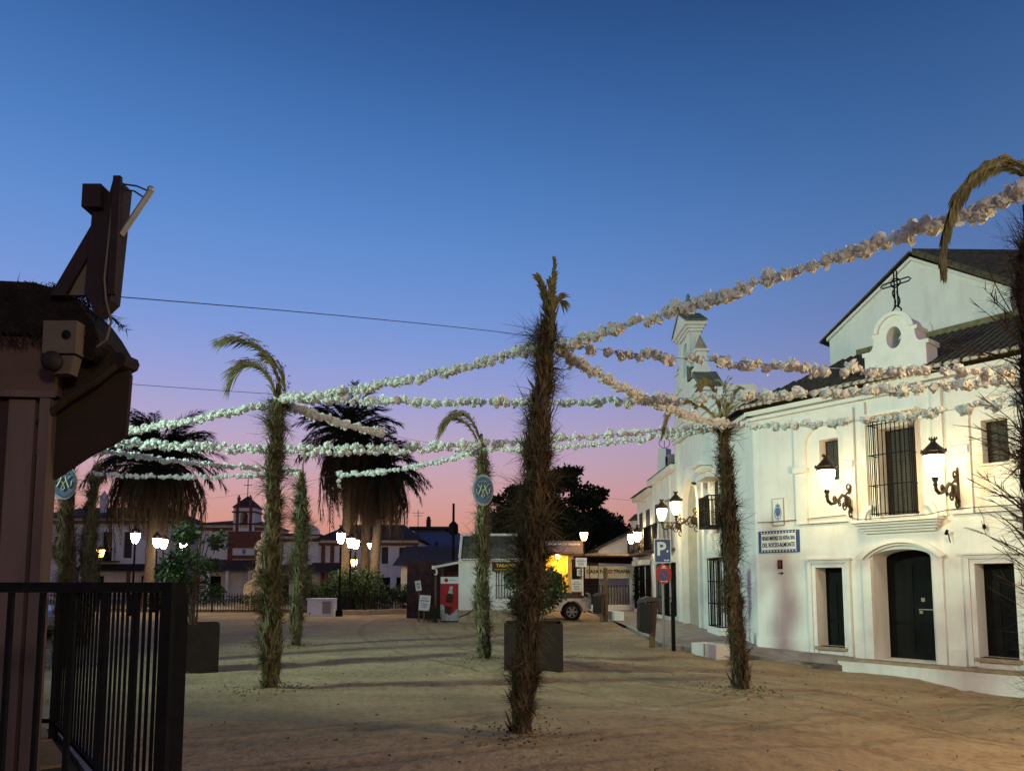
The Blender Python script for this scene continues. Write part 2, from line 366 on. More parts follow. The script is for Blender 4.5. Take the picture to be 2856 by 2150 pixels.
def wall_lantern(label, loc, rz, reach, glass, group, sc=1.0):
    """origin on the wall at the foot of the bracket; local -y points away from the wall"""
    t = thing('wall_lantern', label, 'lantern', loc, rz, group)
    M().tube([(0, -.03, 0), (0, -.03, .86)], [.034, .034], 6).lathe([(.03, 0), (.035, .03), (.005, .06)], (0, -.03, .86), 6).build('wall_bar', MBRZ, t)
    k = reach
    arm = [(0, -.04, .12), (0, -.12 * k, .22), (0, -.28 * k, .47), (0, -.42 * k, .50), (0, -.55 * k, .38), (0, -.70 * k, .28), (0, -.86 * k, .24), (0, -.97 * k, .30), (0, -k, .40)]
    M().tube(arm, [.045, .042, .04, .038, .038, .038, .04, .04, .038], 8).build('arm', MBRZ, t, True)
    sc_ = M().tube(scroll((-.16 * k, .70), .14, 1.3, R(-90)), .022, 5).tube(scroll((-.10 * k, .06), .12, 1.2, R(60)), .022, 5)
    sc_.tube(scroll((-.33 * k, .22), .11, 1.2, R(120)), .021, 5).tube(scroll((-.72 * k, .36), .10, 1.4, R(-60)), .021, 5).tube(scroll((-.52 * k, .27), .08, 1.2, R(60)), .019, 5)
    sc_.tube([(0, -.05, .72), (0, -.18 * k, .60), (0, -.30 * k, .50)], .024, 5)
    sc_.build('scrollwork', MBRZ, t)
    ro = M().lathe([(.001, -.04), (.09, -.03), (.115, 0), (.09, .03), (.001, .04)], (0, 0, 0), 12).build('rosette', MBRZ, t, True)
    ro.location = (0, -.21 * k, .36); ro.rotation_euler = (0, R(90), 0)
    M().tube([(0, -.21 * k + .13 * math.cos(a), .36 + .13 * math.sin(a)) for a in [2 * math.pi * i / 16 for i in range(17)]], .022, 5).build('ring', MBRZ, t)
    lantern_parts(t, (0, -k, .56), glass, sc)
    return t

# ------------------------------------------------------------------ corner house with the arched door
FZ = math.atan2(-.785, .62); FA = (6.84, 20.4)
def fw(t, d, z):     # facade coordinates to world (d > 0 goes into the building)
    c, s = math.cos(FZ), math.sin(FZ); return (FA[0] + t * c - d * s, FA[1] + t * s + d * c, z)
H = thing('corner_house', 'long white house with curved bell gable, arched dark door and two lit wall lanterns', 'house', (*FA, 0), FZ)
def arch_hole(x0, x1, z0, zs, rise, n=12):
    return [(x0, z0), (x1, z0)] + arc((x0 + x1) / 2, zs, (x1 - x0) / 2, rise, 0, 180, n)
holes = [rect(1.76, 2.47, -.02, 1.99), arch_hole(3.22, 4.56, -.24, 2.20, .20), rect(5.47, 6.22, -.02, 2.02), rect(1.97, 2.48, 4.23, 5.32), rect(3.50, 4.33, 3.22, 5.35), rect(5.74, 6.25, 4.21, 5.18)]
M().prism(rect(0, 10, -1.0, 6.42), 0, .85, holes).build('front_wall', MW, H)
# side wall towards the church, in the direction of the street
sw = M(); c_, s_ = math.cos(-FZ), math.sin(-FZ)
def inv(X, Y):       # world to facade local
    dx, dy = X - FA[0], Y - FA[1]; return (dx * c_ - dy * s_, dx * s_ + dy * c_)
a = inv(6.84, 20.4); b = inv(6.74, 22.7); a2 = inv(7.5, 20.6); b2 = inv(7.5, 22.7)
sw.prism([a, b, b2, a2], -1.0, 6.42, plane='xy'); sw.build('side_wall', MW, H)
# reveals and doors
def door(x0, x1, z0, z1, d, arched=False, name='door'):
    poly = arch_hole(x0, x1, z0, z1 - .2, .2) if arched else rect(x0, x1, z0, z1)
    dd = M().prism(poly, d, d + .06).build(name, MDOOR, H)
    n = 2; st = M()
    for i in range(n):
        xa = x0 + (x1 - x0) * i / n + .06; xb = x0 + (x1 - x0) * (i + 1) / n - .06
        hh = (z1 - .3) - (z0 + .15)
        for q in range(3):
            st = M(); st.box(xa, xb, d - .025, d - .002, z0 + .15 + hh * q / 3, z0 + .15 + hh * (q + 1) / 3 - .07); st.build('panel', MDOOR, dd)
    return dd
dl = door(1.76, 2.47, -.02, 1.99, .46); da = door(3.22, 4.56, -.24, 2.40, .74, True); dr = door(5.47, 6.22, -.02, 2.02, .46)
M().box(3.95, 4.55, .70, .715, .95, .97).build('bolt', MGALV, da); M().box(4.02, 4.10, .69, .715, 1.15, 1.24).build('lock', MSTONE, da); M().box(3.97, 4.04, .69, .715, .86, .93).build('latch', MSTONE, da)
for x0, x1, nm in ((1.70, 2.53, 0), (5.41, 6.28, 1)):
    M().box(x0, x1, -.10, .3, -.10, -.02).build('door_sill', MSTONE, H)
# moulded door frames
for x0, x1, zt in ((1.76, 2.47, 1.99), (5.47, 6.22, 2.02)):
    fr = M(); fr.prism([(x0 - .10, -.22), (x0 - .003, -.22), (x0 - .003, zt + .003), (x1 + .003, zt + .003), (x1 + .003, -.22), (x1 + .10, -.22), (x1 + .10, zt + .10), (x0 - .10, zt + .10)], -.05, -.002)
    f = fr.build('door_frame', MTRIM, H)
    M().prism([(x0 - .20, -.22), (x0 - .105, -.22), (x0 - .105, zt + .105), (x1 + .105, zt + .105), (x1 + .105, -.22), (x1 + .20, -.22), (x1 + .20, zt + .19), (x0 - .20, zt + .19)], -.09, -.002).build('outer_frame', MTRIM, f)
    M().box(x0 - .25, x1 + .25, -.14, -.002, zt + .195, zt + .24).build('hood_ledge', MTRIM, f)
# arched hood over the middle door
def band(cx, cz, rx, rz, wdt, a0, a1, n=16):
    o = arc(cx, cz, rx + wdt, rz + wdt, a0, a1, n); i_ = arc(cx, cz, rx, rz, a1, a0, n); return o + i_
M().prism(band(3.92, 1.62, 1.10, .93, .10, 36, 144), -.16, -.002).build('arched_hood', MTRIM, H)
M().prism(band(3.92, 1.62, 1.04, .87, .055, 37, 143), -.08, -.002).build('arched_moulding', MTRIM, H)
for x0 in (3.0, 4.62): M().box(x0, x0 + .2, -.07, -.002, -.24, 2.2).build('door_pilaster', MTRIM, H)
# ledge below the balcony window
cr_ = M()
for i in range(4): cr_.box(3.10 - .055 * i, 4.72 + .045 * i, -.10 - .07 * i, -.001, 2.80 + .062 * i, 2.80 + .062 * (i + 1) - .004)
cr_.box(2.88, 4.90, -.40, -.001, 3.05, 3.11); cr_.build('balcony_ledge', MTRIM, H)
for cx, a0, a1 in ((3.30, 90, 180), (4.58, 0, 90)):
    sg = 1 if a0 else -1
    M().prism(band(cx + (.02 * sg), 3.115, .17, .28, .09, a0, a1, 8), -.16, -.03).build('ledge_scroll', MTRIM, H)
# windows with shutters
def shutter(x0, x1, z0, z1, d, leaves=2):
    s = M().box(x0, x1, d, d + .05, z0, z1).build('window', MSHUT, H)
    k = int((z1 - z0) / .075); lw = (x1 - x0) / leaves
    sl = M().box(x0 + .05, x0 + lw - .03, d - .03, d - .004, 0, .045).mesh('slat', MSHUT)
    for j in range(leaves):
        for i in range(k):
            o = link('slat', sl, s); o.location = (j * lw, 0, z0 + .02 + i * .075)
    return s
shutter(1.97, 2.48, 4.23, 5.32, .32); shutter(5.74, 6.25, 4.21, 5.18, .32); shutter(3.50, 4.33, 3.22, 5.35, .36)
for x0, x1, z0 in ((1.90, 2.55, 4.17), (5.67, 6.32, 4.15)): M().box(x0, x1, -.06, .3, z0, z0 + .055).build('window_sill', MTRIM, H)
# projecting iron grille
gr = M().box(3.42, 4.42, -.36, -.33, 5.47, 5.495).build('grille', MIRON, H)
bar = M().tube([(0, 0, 0), (0, 0, 2.30)], .012, 6).mesh('grille_bar', MIRON)
for i in range(10): o = link('grille_bar', bar, gr); o.location = (3.44 + i * .102, -.345, 3.20)
for i in range(3):
    for x in (3.44, 4.36): o = link('grille_bar', bar, gr); o.location = (x, -.25 + .1 * i, 3.20)
for z in (3.24, 3.92, 4.66, 5.40): M().box(3.40, 4.40, -.365, -.325, z, z + .02).box(3.43, 3.45, -.325, 0, z, z + .02).box(4.35, 4.37, -.325, 0, z, z + .02).build('grille_rail', MIRON, gr)
M().box(3.30, 4.55, -.44, -.002, 5.62, 5.68).build('grille_canopy', MTRIM, H)
# shallow panels and blind arches either side
M().prism(rect(1.30, 2.92, 3.14, 6.02), -.085, -.001, [arch_hole(1.60, 2.66, 3.14, 5.20, .50)]).build('blind_arch', MTRIM, H)
M().prism(rect(5.08, 6.72, 3.14, 6.02), -.085, -.001, [arch_hole(5.52, 6.55, 3.14, 5.20, .50)]).build('blind_arch', MTRIM, H)
M().prism(rect(7.3, 8.9, 3.14, 6.02), -.085, -.001, [arch_hole(7.6, 8.6, 3.14, 5.20, .50)]).build('blind_arch', MTRIM, H)
for x0, x1 in ((1.28, 1.64), (5.06, 5.50), (2.68, 2.90)): M().box(x0, x1, -.16, -.086, 4.50, 4.66).build('arch_impost', MTRIM, H)
for x0 in (3.02, 4.78): M().box(x0, x0 + .2, -.09, -.001, 3.12, 6.1).build('wall_pilaster', MTRIM, H)
M().box(-.02, 1.52, -.03, -.001, -1.0, .12).build('base_board', MTRIM, H); M().box(2.72, 2.98, -.03, -.001, -.3, .12).build('base_board', MTRIM, H); M().box(4.84, 5.2, -.03, -.001, -.3, .12).build('base_board', MTRIM, H)
# cornice and eaves
cn = M().box(-.10, 10, -.12, -.001, 6.16, 6.24).box(-.14, 10, -.18, -.001, 6.30, 6.42).build('cornice', MTRIM, H)
sc2 = M()
for off, z0, z1 in ((.12, 6.16, 6.24), (.18, 6.30, 6.42)):
    A_ = inv(6.84 - off, 20.30); B_ = inv(6.74 - off, 22.7); C_ = inv(6.80, 22.7); D_ = inv(6.86, 20.36); sc2.prism([A_, B_, C_, D_], z0, z1, plane='xy')
sc2.build('side_cornice', MTRIM, H)
# roof: body plus barrel tiles
SL = .48
rf = M(); ridge = 3.9
rf.add([(-.35, -.32, 6.53), (10, -.32, 6.53), (10, ridge, 6.53 + SL * (ridge + .32)), (1.0, ridge, 6.53 + SL * (ridge + .32)), (-.1, .2, 6.48), (10, .2, 6.48)], [(0, 1, 2, 3), (0, 1, 5, 4)])
ea = inv(6.44, 20.2); eb = inv(6.34, 22.8); ec = (1.0, ridge)
rf.add([(ea[0], ea[1], 6.53), (eb[0], eb[1], 6.53), (ec[0] - .6, ec[1] + 1.2, 6.53 + SL * (ridge + .32)), (ec[0], ec[1], 6.53 + SL * (ridge + .32))], [(0, 1, 2, 3)])
roof = rf.build('roof', MTILE, H)
def barrel(p0, p1, wdt, up, n=5, lift=.05):
    d = (Vector(p1) - Vector(p0)); side = d.cross(Vector((0, 0, 1))).normalized(); vs = []; fs = []
    for q in (Vector(p0), Vector(p1)):
        for j in range(n + 1):
            a = math.pi * j / n; vs.append(q + side * math.cos(a) * wdt + Vector((0, 0, math.sin(a) * lift + .004)))
    for j in range(n): fs.append((j, j + 1, n + 1 + j + 1, n + 1 + j))
    fs.append(tuple(range(n + 1)))
    return vs, fs
rows = M(); tend = None
te = M(); v, f = barrel((0, -.42, 0), (0, .02, .176), .075, 1, 6, .075); te.add(v, f); v, f = barrel((.0, -.40, -.012), (0, .02, .165), .055, 1, 6, .055); te.add(v, f); tmesh = te.mesh('eave_tile', MTEND)
for i in range(46):
    x = -.25 + i * .19
    if x < 8.6:
        o = link('eave_tile', tmesh, roof); o.location = (x, .02, 6.49); o.rotation_euler.z = random.uniform(-.04, .04)
    yy0 = -.3 if x > .2 else -.3
    ytop = ridge if x > 1.0 else max(0, (x + .35) / 1.35 * (ridge + .3) - .3)
    yk = yy0
    while yk < ytop - .2:
        v, f = barrel((x + random.uniform(-.012, .012), yk, 6.53 + SL * (yk + .32)), (x + random.uniform(-.012, .012), min(yk + .42, ytop), 6.55 + SL * (min(yk + .42, ytop) + .32)), .07 + random.uniform(-.006, .006), 1, 4, .055)
        rows.add(v, f); yk += .40
rows.build('tile_rows', MTILE, roof, kind='stuff')
for i in range(12):   # eave tiles round the corner
    q = Vector((ea[0], ea[1], 0)).lerp(Vector((eb[0], eb[1], 0)), (i + .5) / 12); o = link('eave_tile', tmesh, roof); o.location = (q.x + .02, q.y, 6.49)
    o.rotation_euler.z = math.atan2(eb[1] - ea[1], eb[0] - ea[0]) - math.pi
M().box(1.2, 10, ridge - .1, ridge + .12, 6.53 + SL * (ridge + .32) - .05, 6.53 + SL * (ridge + .32) + .16).build('ridge_course', mat('mossy_stone', (.22, .2, .1), .95, .4, 6, .4, 20), roof)
# curved gable with oval opening
poly = [(3.30, 6.40), (4.74, 6.40), (4.74, 7.20), (4.80, 7.20), (4.80, 7.30), (4.62, 7.30)] + [(4.62 - .12 * math.sin(R(a)), 7.30 + .30 * (1 - math.cos(R(a)))) for a in range(15, 91, 15)] + [(4.56, 7.62), (4.56, 7.70), (4.46, 7.70)]
poly += arc(4.03, 7.66, .43, .44, 6, 174, 16)
poly += [(3.60, 7.70), (3.50, 7.70), (3.50, 7.62)] + [(3.42 + .12 * math.sin(R(a)), 7.30 + .30 * (1 - math.cos(R(a)))) for a in range(90, 14, -15)] + [(3.42, 7.30), (3.24, 7.30), (3.24, 7.20), (3.30, 7.20)]
esp = M().prism(poly, -.10, .52, [arc(4.02, 7.52, .175, .27, 0, 345, 23)]).build('bell_gable', MTRIM, H)
M().prism(band(4.03, 7.66, .38, .40, .09, 5, 175), -.16, -.102).build('gable_moulding', MTRIM, esp)
M().box(3.26, 4.78, -.15, -.102, 6.42, 6.52).build('gable_base', MTRIM, esp)
cm = M()
def flat_ring(pts): cm.tube([(a, 0, b) for a, b in pts], .019, 5)
cx, cz = 4.04, 8.75
flat_ring([(cx - .035, 8.30), (cx - .035, 9.2), (cx, 9.30), (cx + .035, 9.2), (cx + .035, 8.30)])
flat_ring([(cx, 8.98), (cx - .30, 8.98), (cx - .36, 8.93), (cx - .30, 8.88), (cx, 8.88)]); flat_ring([(cx, 8.98), (cx + .30, 8.98), (cx + .36, 8.93), (cx + .30, 8.88), (cx, 8.88)])
flat_ring([(cx + .11 * math.cos(a * .5236), 8.93 + .11 * math.sin(a * .5236)) for a in range(13)])
for sg in (-1, 1):
    flat_ring([(cx + sg * .05 + .03 * math.sin(i), 8.35 + i * .07) for i in range(7)])
    flat_ring([(cx, 8.10), (cx + sg * .09, 8.15), (cx + sg * .11, 8.24), (cx + sg * .04, 8.33), (cx, 8.36)])
cm.build('iron_cross', MIRON, esp, loc=(0, .1, 0))
# tall nave behind
D0 = 5.0
nv = M().prism([(-.25, 5.5), (5.0, 5.5), (5.0, 9.75), (2.45, 11.55), (-.25, 9.75)], D0, D0 + 14)
NV = thing('church_nave', 'tall plain white gabled nave rising behind the corner house roof', 'church', (*FA, 0), FZ)
nv.build('wall', MW, NV)
rv = M(); ov = .16
for (xa, za), (xb, zb) in (((-.52, 9.60), (2.45, 11.66)), ((2.45, 11.66), (5.45, 9.52))):
    rv.add([(xa, D0 - ov, za), (xb, D0 - ov, zb), (xb, D0 + 14, zb), (xa, D0 + 14, za), (xa, D0 - ov, za + .06), (xb, D0 - ov, zb + .06), (xb, D0 + 14, zb + .06), (xa, D0 + 14, za + .06)], [(0, 1, 2, 3), (4, 5, 6, 7), (0, 1, 5, 4), (2, 3, 7, 6), (3, 0, 4, 7), (1, 2, 6, 5)])
nr = rv.build('roof', MTILE, NV)
a0_ = Vector((2.6, D0 - .3, 11.70)); wx = Vector((c_ * 1.0 - 0, s_ * 1.0, 0))   # world +X in local axes
e0_ = Vector((5.7, D0 - .3, 9.45))
wg = M(); wg.add([a0_, e0_, e0_ + wx * 9, a0_ + wx * 9 + Vector((0, 0, -.1)), a0_ + Vector((0, 0, -.2)), e0_ + Vector((0, 0, -.2)), e0_ + wx * 9 + Vector((0, 0, -.2)), a0_ + wx * 9 + Vector((0, 0, -.3))], [(0, 1, 2, 3), (4, 5, 6, 7), (0, 1, 5, 4), (1, 2, 6, 5), (2, 3, 7, 6), (3, 0, 4, 7)])
wg.build('wing_roof', MTILE, NV)
M().prism([(5.0, 5.5), (8.5, 5.5), (8.5, 9.2), (5.0, 9.2)], D0 + 1.2, D0 + 6).build('wing_wall', MW, NV)
rk = M()
for x0, z0, x1, z1 in ((-.30, 9.62, 2.45, 11.45), (2.45, 11.45, 5.05, 9.62)):
    rk.prism([(x0, z0), (x1, z1), (x1, z1 + .10), (x0, z0 + .10)], D0 - .10, D0 - .002)
rk.build('raking_cornice', MTRIM, NV)
wn = M().prism(arch_hole(1.35, 2.95, 7.2, 9.2, .35), D0 - .06, D0 - .002, [arch_hole(1.5, 2.8, 7.2, 9.1, .32)]).build('window_frame', MTRIM, NV)
M().box(1.9, 2.75, D0 - .045, D0 - .004, 8.2, 9.0).build('vent', MSHUT, NV)
# small chimney at the right
CH = thing('roof_chimney', 'white chimney with arched niche on the corner house roof', 'chimney', fw(6.75, 2.6, 7.6), FZ)
M().box(-.32, .32, -.3, .3, -.2, 1.30).build('stack', MW, CH); M().box(-.40, .40, -.38, .38, .62, .70).build('ledge', MTRIM, CH)
M().prism(arch_hole(-.14, .14, .78, 1.10, .12), -.31, -.302).build('niche', MSHUT, CH); M().prism([(-.42, 1.3), (.42, 1.3), (0, 1.55)], -.4, .4).build('chimney_cap', MTRIM, CH)
# platform in front of the doors
pf = M().box(2.46, 10, -.42, -.002, -1.4, -.30).build('entrance_platform', MW); pf.location = (*FA, 0); pf.rotation_euler.z = FZ
tag(pf, 'long low whitewashed entrance step in front of the arched dark door', 'step')
o = M().box(2.43, 10, -.45, -.002, -.297, -.245).build('step_edge', MSTONE, pf)
# lanterns on the facade
wall_lantern('lit bell-shaped wall lantern left of the grilled balcony window', fw(2.80, 0, 3.26), FZ, 1.25, MGLASS, 'wall lanterns of the white buildings', 1.05)
wall_lantern('lit bell-shaped wall lantern right of the grilled balcony window', fw(5.25, -.05, 3.28), FZ, 1.25, MGLASS, 'wall lanterns of the white buildings', 1.05)
# tile panels
def panel(name, label, t0, t1, z0, z1, d=-.03):
    p = thing(name, label, 'tile panel', fw((t0 + t1) / 2, 0, (z0 + z1) / 2), FZ); return p, (t1 - t0), (z1 - z0)
p, wd, hh = panel('lettered_tile_panel', 'blue bordered tile panel lettered with the brotherhood name', .11, 1.33, 2.42, 3.02)
M().box(-wd / 2, wd / 2, -.035, -.002, -hh / 2, hh / 2).build('blue_border', MBLUE, p)
M().box(-wd / 2 + .09, wd / 2 - .09, -.042, -.036, -hh / 2 + .08, hh / 2 - .08).build('white_field', MWHITE, p)
sm = M().lathe([(.001, 0), (.022, 0), (.022, .003), (.001, .003)], (0, 0, 0), 10).mesh('scallop', MWHITE)
for i in range(12):
    for z in (-hh / 2 + .045, hh / 2 - .045):
        o = link('scallop', sm, p); o.location = (-wd / 2 + .10 + i * (wd - .2) / 11, -.036, z); o.rotation_euler.x = R(90)
text_mesh('lettering', 'HDAD MATRIZ DE NTRA SRA', .15, MBLACK, p, (0, -.046, .09), off=.002, sx=.50)
text_mesh('lettering', 'DEL ROCIO-ALMONTE', .165, MBLACK, p, (0, -.046, -.095), off=.002, sx=.58)
p, wd, hh = panel('crest_tile_panel', 'small framed tile panel with a blue crest above the lettered panel', .56, .91, 3.15, 3.90)
M().box(-wd / 2, wd / 2, -.03, -.002, -hh / 2, hh / 2).build('frame', MSTONE, p); M().box(-wd / 2 + .02, wd / 2 - .02, -.036, -.031, -hh / 2 + .02, hh / 2 - .02).build('tile_field', MWHITE, p)
cst = mat('crest_blue', (.10, .17, .33), .5, .4, 20)
M().prism(arc(0, .0, .075, .13, 0, 345, 23), -.041, -.037).build('shield', cst, p)
M().prism([(-.05, .14), (.05, .14), (.07, .20), (.03, .18), (0, .25), (-.03, .18), (-.07, .20)], -.041, -.037).build('crown', cst, p)
for sg in (-1, 1):
    M().prism(band(0, -.02, .09, .17, .018, 100 if sg < 0 else -70, 250 if sg < 0 else 80, 10), -.041, -.037).build('garland', cst, p)
M().prism([(-.02, -.15), (.02, -.15), (0, -.27)], -.041, -.037).build('pendant', cst, p)
p, wd, hh = panel('wall_shrine', 'tiny dark framed picture on the wall below the lettered panel', .67, .80, 1.98, 2.22)
M().box(-wd / 2, wd / 2, -.03, -.002, -hh / 2, hh / 2).build('frame', MIRON, p); M().box(-wd / 2 + .025, wd / 2 - .025, -.035, -.031, -hh / 2 + .03, hh / 2 - .03).build('picture', MBRICK, p)
p = thing('arrow_plaque', 'small dark arrow fixed to the white wall below the picture', 'sign', fw(.75, 0, 1.86), FZ)
M().prism([(-.07, -.01), (.02, -.01), (.02, -.035), (.08, 0), (.02, .035), (.02, .01), (-.07, .01)], -.02, -.002).build('arrow', MIRON, p)
fc = M().tube([fw(4.95, -.10, 1.98 + .72), fw(5.0, -.16, 2.05 + .72)], .035, 8).tube([fw(5.0, -.12, 2.72), fw(5.03, -.1, 2.5)], .012, 5).build('wall_spotlight', MIRON)
tag(fc, 'small dark spotlight on the wall right of the arched door hood', 'spotlight')
hb = M().tube([fw(5.62, -.06, 3.24), fw(5.72, -.08, 3.0), fw(5.72, -.09, 2.86)], .007, 5).lathe([(.02, 0), (.04, .04), (.03, .1), (.01, .12)], fw(5.72, -.09, 2.76), 8).build('hanging_bulb', MIRON)
tag(hb, 'dark bulb holder dangling from the wall cable below the right lantern', 'bulb')
cab = M().tube([fw(.1, -.05, 3.28), fw(.5, -.05, 3.26), fw(1.4, -.06, 3.27), fw(2.6, -.06, 3.30), fw(2.85, -.1, 3.2), fw(3.2, -.43, 3.13), fw(4.7, -.43, 3.14), fw(5.0, -.12, 3.24), fw(5.5, -.08, 3.26), fw(6.6, -.07, 3.25), fw(8, -.06, 3.27)], .010, 5).build('wall_cable', MWIRE)
tag(cab, 'thin dark cable running along the white front above the doors', 'cable')

# ------------------------------------------------------------------ church front with bell gable (faces left, along the street)
CX0 = 6.7
def street(name, label, cat, Y): return thing(name, label, cat, (CX0, Y, 0), R(-90))
C = street('church', 'white church front with tall bell gable, pinnacles and arched portal', 'church', 22.7)
# local x = 22.7 - Y (negative is farther), y goes into the wall
def yy(Y): return 22.7 - Y
M().prism(rect(yy(29.3), yy(22.72), -.4, 7.9), .06, 1.1, [arch_hole(yy(27.9), yy(25.75), -.4, 4.35, 1.05)]).build('front_wall', MW, C)
M().prism(arch_hole(yy(27.9), yy(25.75), -.4, 4.35, 1.05), .9, 1.0).build('portal_wall', MW2, C)
M().prism(arch_hole(yy(27.895), yy(25.755), -.39, 4.35, 1.045), .065, .89, [arch_hole(yy(27.86), yy(25.79), -.36, 4.35, 1.01)]).build('portal_shade_lining', mat('recess_shade_grey', (.50, .49, .44), .9, .15, 3, .2, 12), C)  # added thin lining; the recess's shade is put into its greyer colour
M().prism([(yy(28.15), -.38), (yy(27.9), -.38)] + arc(yy(26.825), 4.35, 1.075, 1.05, 180, 0, 16) + [(yy(25.75), -.38), (yy(25.5), -.38)] + arc(yy(26.825), 4.35, 1.325, 1.62, 0, 180, 16), -.15, .058).build('portal_arch', MTRIM, C)
for Y0, Y1 in ((29.3, 29.0), (25.35, 25.05), (23.2, 22.9)): M().box(yy(Y0), yy(Y1), -.08, .058, -.4, 7.3).build('pilaster', MTRIM, C)
for Y0, Y1 in ((29.5, 25.0), (25.0, 22.6)):
    M().box(yy(Y0) + .01, yy(Y1) - .01, -.20, .05, 7.35, 7.48).box(yy(Y0) + .01, yy(Y1) - .01, -.12, .05, 7.2, 7.34).build('cornice', MTRIM, C)
M().box(yy(25.3), yy(24.2), -.45, .05, 5.55, 5.68).box(yy(25.2), yy(24.3), -.32, .05, 5.42, 5.54).build('ledge', MTRIM, C)
M().prism(arch_hole(yy(25.35), yy(24.3), -.3, 2.8, .5), .0, .056).build('blind_arch', MTRIM, C)
# upper gable stages, centred on Y = 27.5
YC = 27.5
def yo(d): return yy(YC) + d      # d > 0 is nearer to the camera
M().prism([(yo(-2.1), 7.9), (yo(2.55), 7.9), (yo(2.55), 8.40), (yo(1.75), 9.15), (yo(-1.75), 9.15), (yo(-2.1), 8.8)], .0, .55).build('gable_stage', MW, C)
for z0, z1, e in ((7.92, 8.02, .06), (8.10, 8.20, .10), (8.28, 8.40, .15)): M().box(yo(1.2), yo(2.55 + e), -e, .55 + e, z0, z1).build('stage_moulding', MTRIM, C)
M().prism([(yo(2.74), 8.405), (yo(1.72), 9.22), (yo(1.55), 9.22), (yo(1.55), 9.0), (yo(1.72), 9.0), (yo(2.55), 8.403)], -.14, .70).build('shoulder_roof', MCAP, C)
M().prism([(yo(.55), 9.16), (yo(1.2), 9.16), (yo(.75), 9.75), (yo(.55), 9.75)], -.08, .3).build('scroll_roof', MCAP, C)
M().prism(rect(yo(-.80), yo(.80), 9.155, 11.1), .02, .42, [arch_hole(yo(-.42), yo(.42), 9.55, 10.4, .42)]).build('bell_stage', MW, C)
for s0, s1 in ((-.82, -.55), (.55, .82)): M().box(yo(s0), yo(s1), -.07, .018, 9.16, 11.0).build('bell_pilaster', MTRIM, C)
for z0, z1, e in ((11.02, 11.12, .08), (11.125, 11.22, .15), (11.225, 11.34, .24)): M().box(yo(-.82 - e), yo(.82 + e), -e, .42 + e * .7, z0, z1).build('bell_cornice', MTRIM, C)
M().prism([(yo(-1.08), 11.345), (yo(1.08), 11.345), (yo(0), 11.95)], -.22, .56).build('pediment', MTRIM, C)
M().prism([(yo(-1.14), 11.345), (yo(0), 11.985), (yo(1.14), 11.345), (yo(1.14), 11.40), (yo(0), 12.05), (yo(-1.14), 11.40)], -.26, .60).build('pediment_roof', MCAP, C)
M().box(yo(-.2), yo(.2), .0, .36, 11.9, 12.15).build('finial_block', MTRIM, C)
gst = mat('grey_green_stone', (.2, .25, .2), .9)
M().lathe([(.20, 0), (.22, .08), (.14, .14), (.10, .22), (.15, .32), (.10, .42), (.05, .47), (.09, .54), (.05, .62), (.02, .66)], (yo(0), .16, 12.15), 10).lathe([(.08, 0), (.10, .1), (.04, .18), (.01, .25)], (yo(.28), .16, 12.16), 8).build('finial', gst, C, True)
for d in (-1.45, 1.45):
    pn = M().box(yo(d) - .20, yo(d) + .20, .02, .40, 9.16, 9.98).box(yo(d) - .30, yo(d) + .30, -.06, .48, 9.155, 9.42).box(yo(d) - .27, yo(d) + .27, -.04, .46, 9.985, 10.08).build('pinnacle', MTRIM, C)
    M().add([(yo(d) - .22, .0, 10.082), (yo(d) + .22, .0, 10.082), (yo(d) + .22, .42, 10.082), (yo(d) - .22, .42, 10.082), (yo(d), .21, 10.70)], [(0, 1, 4), (1, 2, 4), (2, 3, 4), (3, 0, 4), (0, 1, 2, 3)]).build('pinnacle_spire', MSTONE, pn)
# body of the church behind
M().prism([(yy(29.2), -.4), (yy(22.9), -.4), (yy(22.9), 6.6), (yy(26), 7.7), (yy(29.2), 6.6)], 1.1, 12).build('body_wall', MW2, C)
# grilled window beside the portal, with sill block and hood
def street_grille(par, Yc, wdt, z0, z1, out=.28):
    x = yy(Yc); w2 = wdt / 2
    w_ = M().box(x - w2 + .06, x + w2 - .06, .02, .055, z0, z1).build('window', MDOOR, par)
    g = M().box(x - w2, x + w2, -out, -out + .02, z1 - .02, z1).build('grille', MIRON, par)
    bm_ = M().box(-.014, .014, -.014, .014, z0 + .02, z1 - .02).mesh('grille_bar', MIRON); n = 6
    for i in range(n): o = link('grille_bar', bm_, g); o.location = (x - w2 + .02 + i * (wdt - .04) / (n - 1), -out + .01, 0)
    for sx in (-w2 + .02, w2 - .02):
        for d in (.09, .18): o = link('grille_bar', bm_, g); o.location = (x + sx, -out + .01 + d, 0)
    for q in range(4):
        z = z0 + (z1 - z0 - .04) * q / 3
        M().box(x - w2, x + w2, -out - .006, -out + .026, z, z + .03).box(x - w2, x - w2 + .03, -out + .03, .05, z, z + .03).box(x + w2 - .03, x + w2, -out + .03, .05, z, z + .03).build('grille_rail', MIRON, g)
    M().box(x - w2 - .04, x + w2 + .04, -out - .04, .05, z0 - .28, z0 - .012).build('window_sill', MTRIM, par)
    M().prism([(x - w2 - .02, z1 + .012), (x + w2 + .02, z1 + .012), (x + w2 + .14, z1 + .24), (x - w2 - .14, z1 + .24)], -out - .10, .05).build('window_hood', MTRIM, par)
street_grille(C, 23.35, 1.25, .22, 2.38)
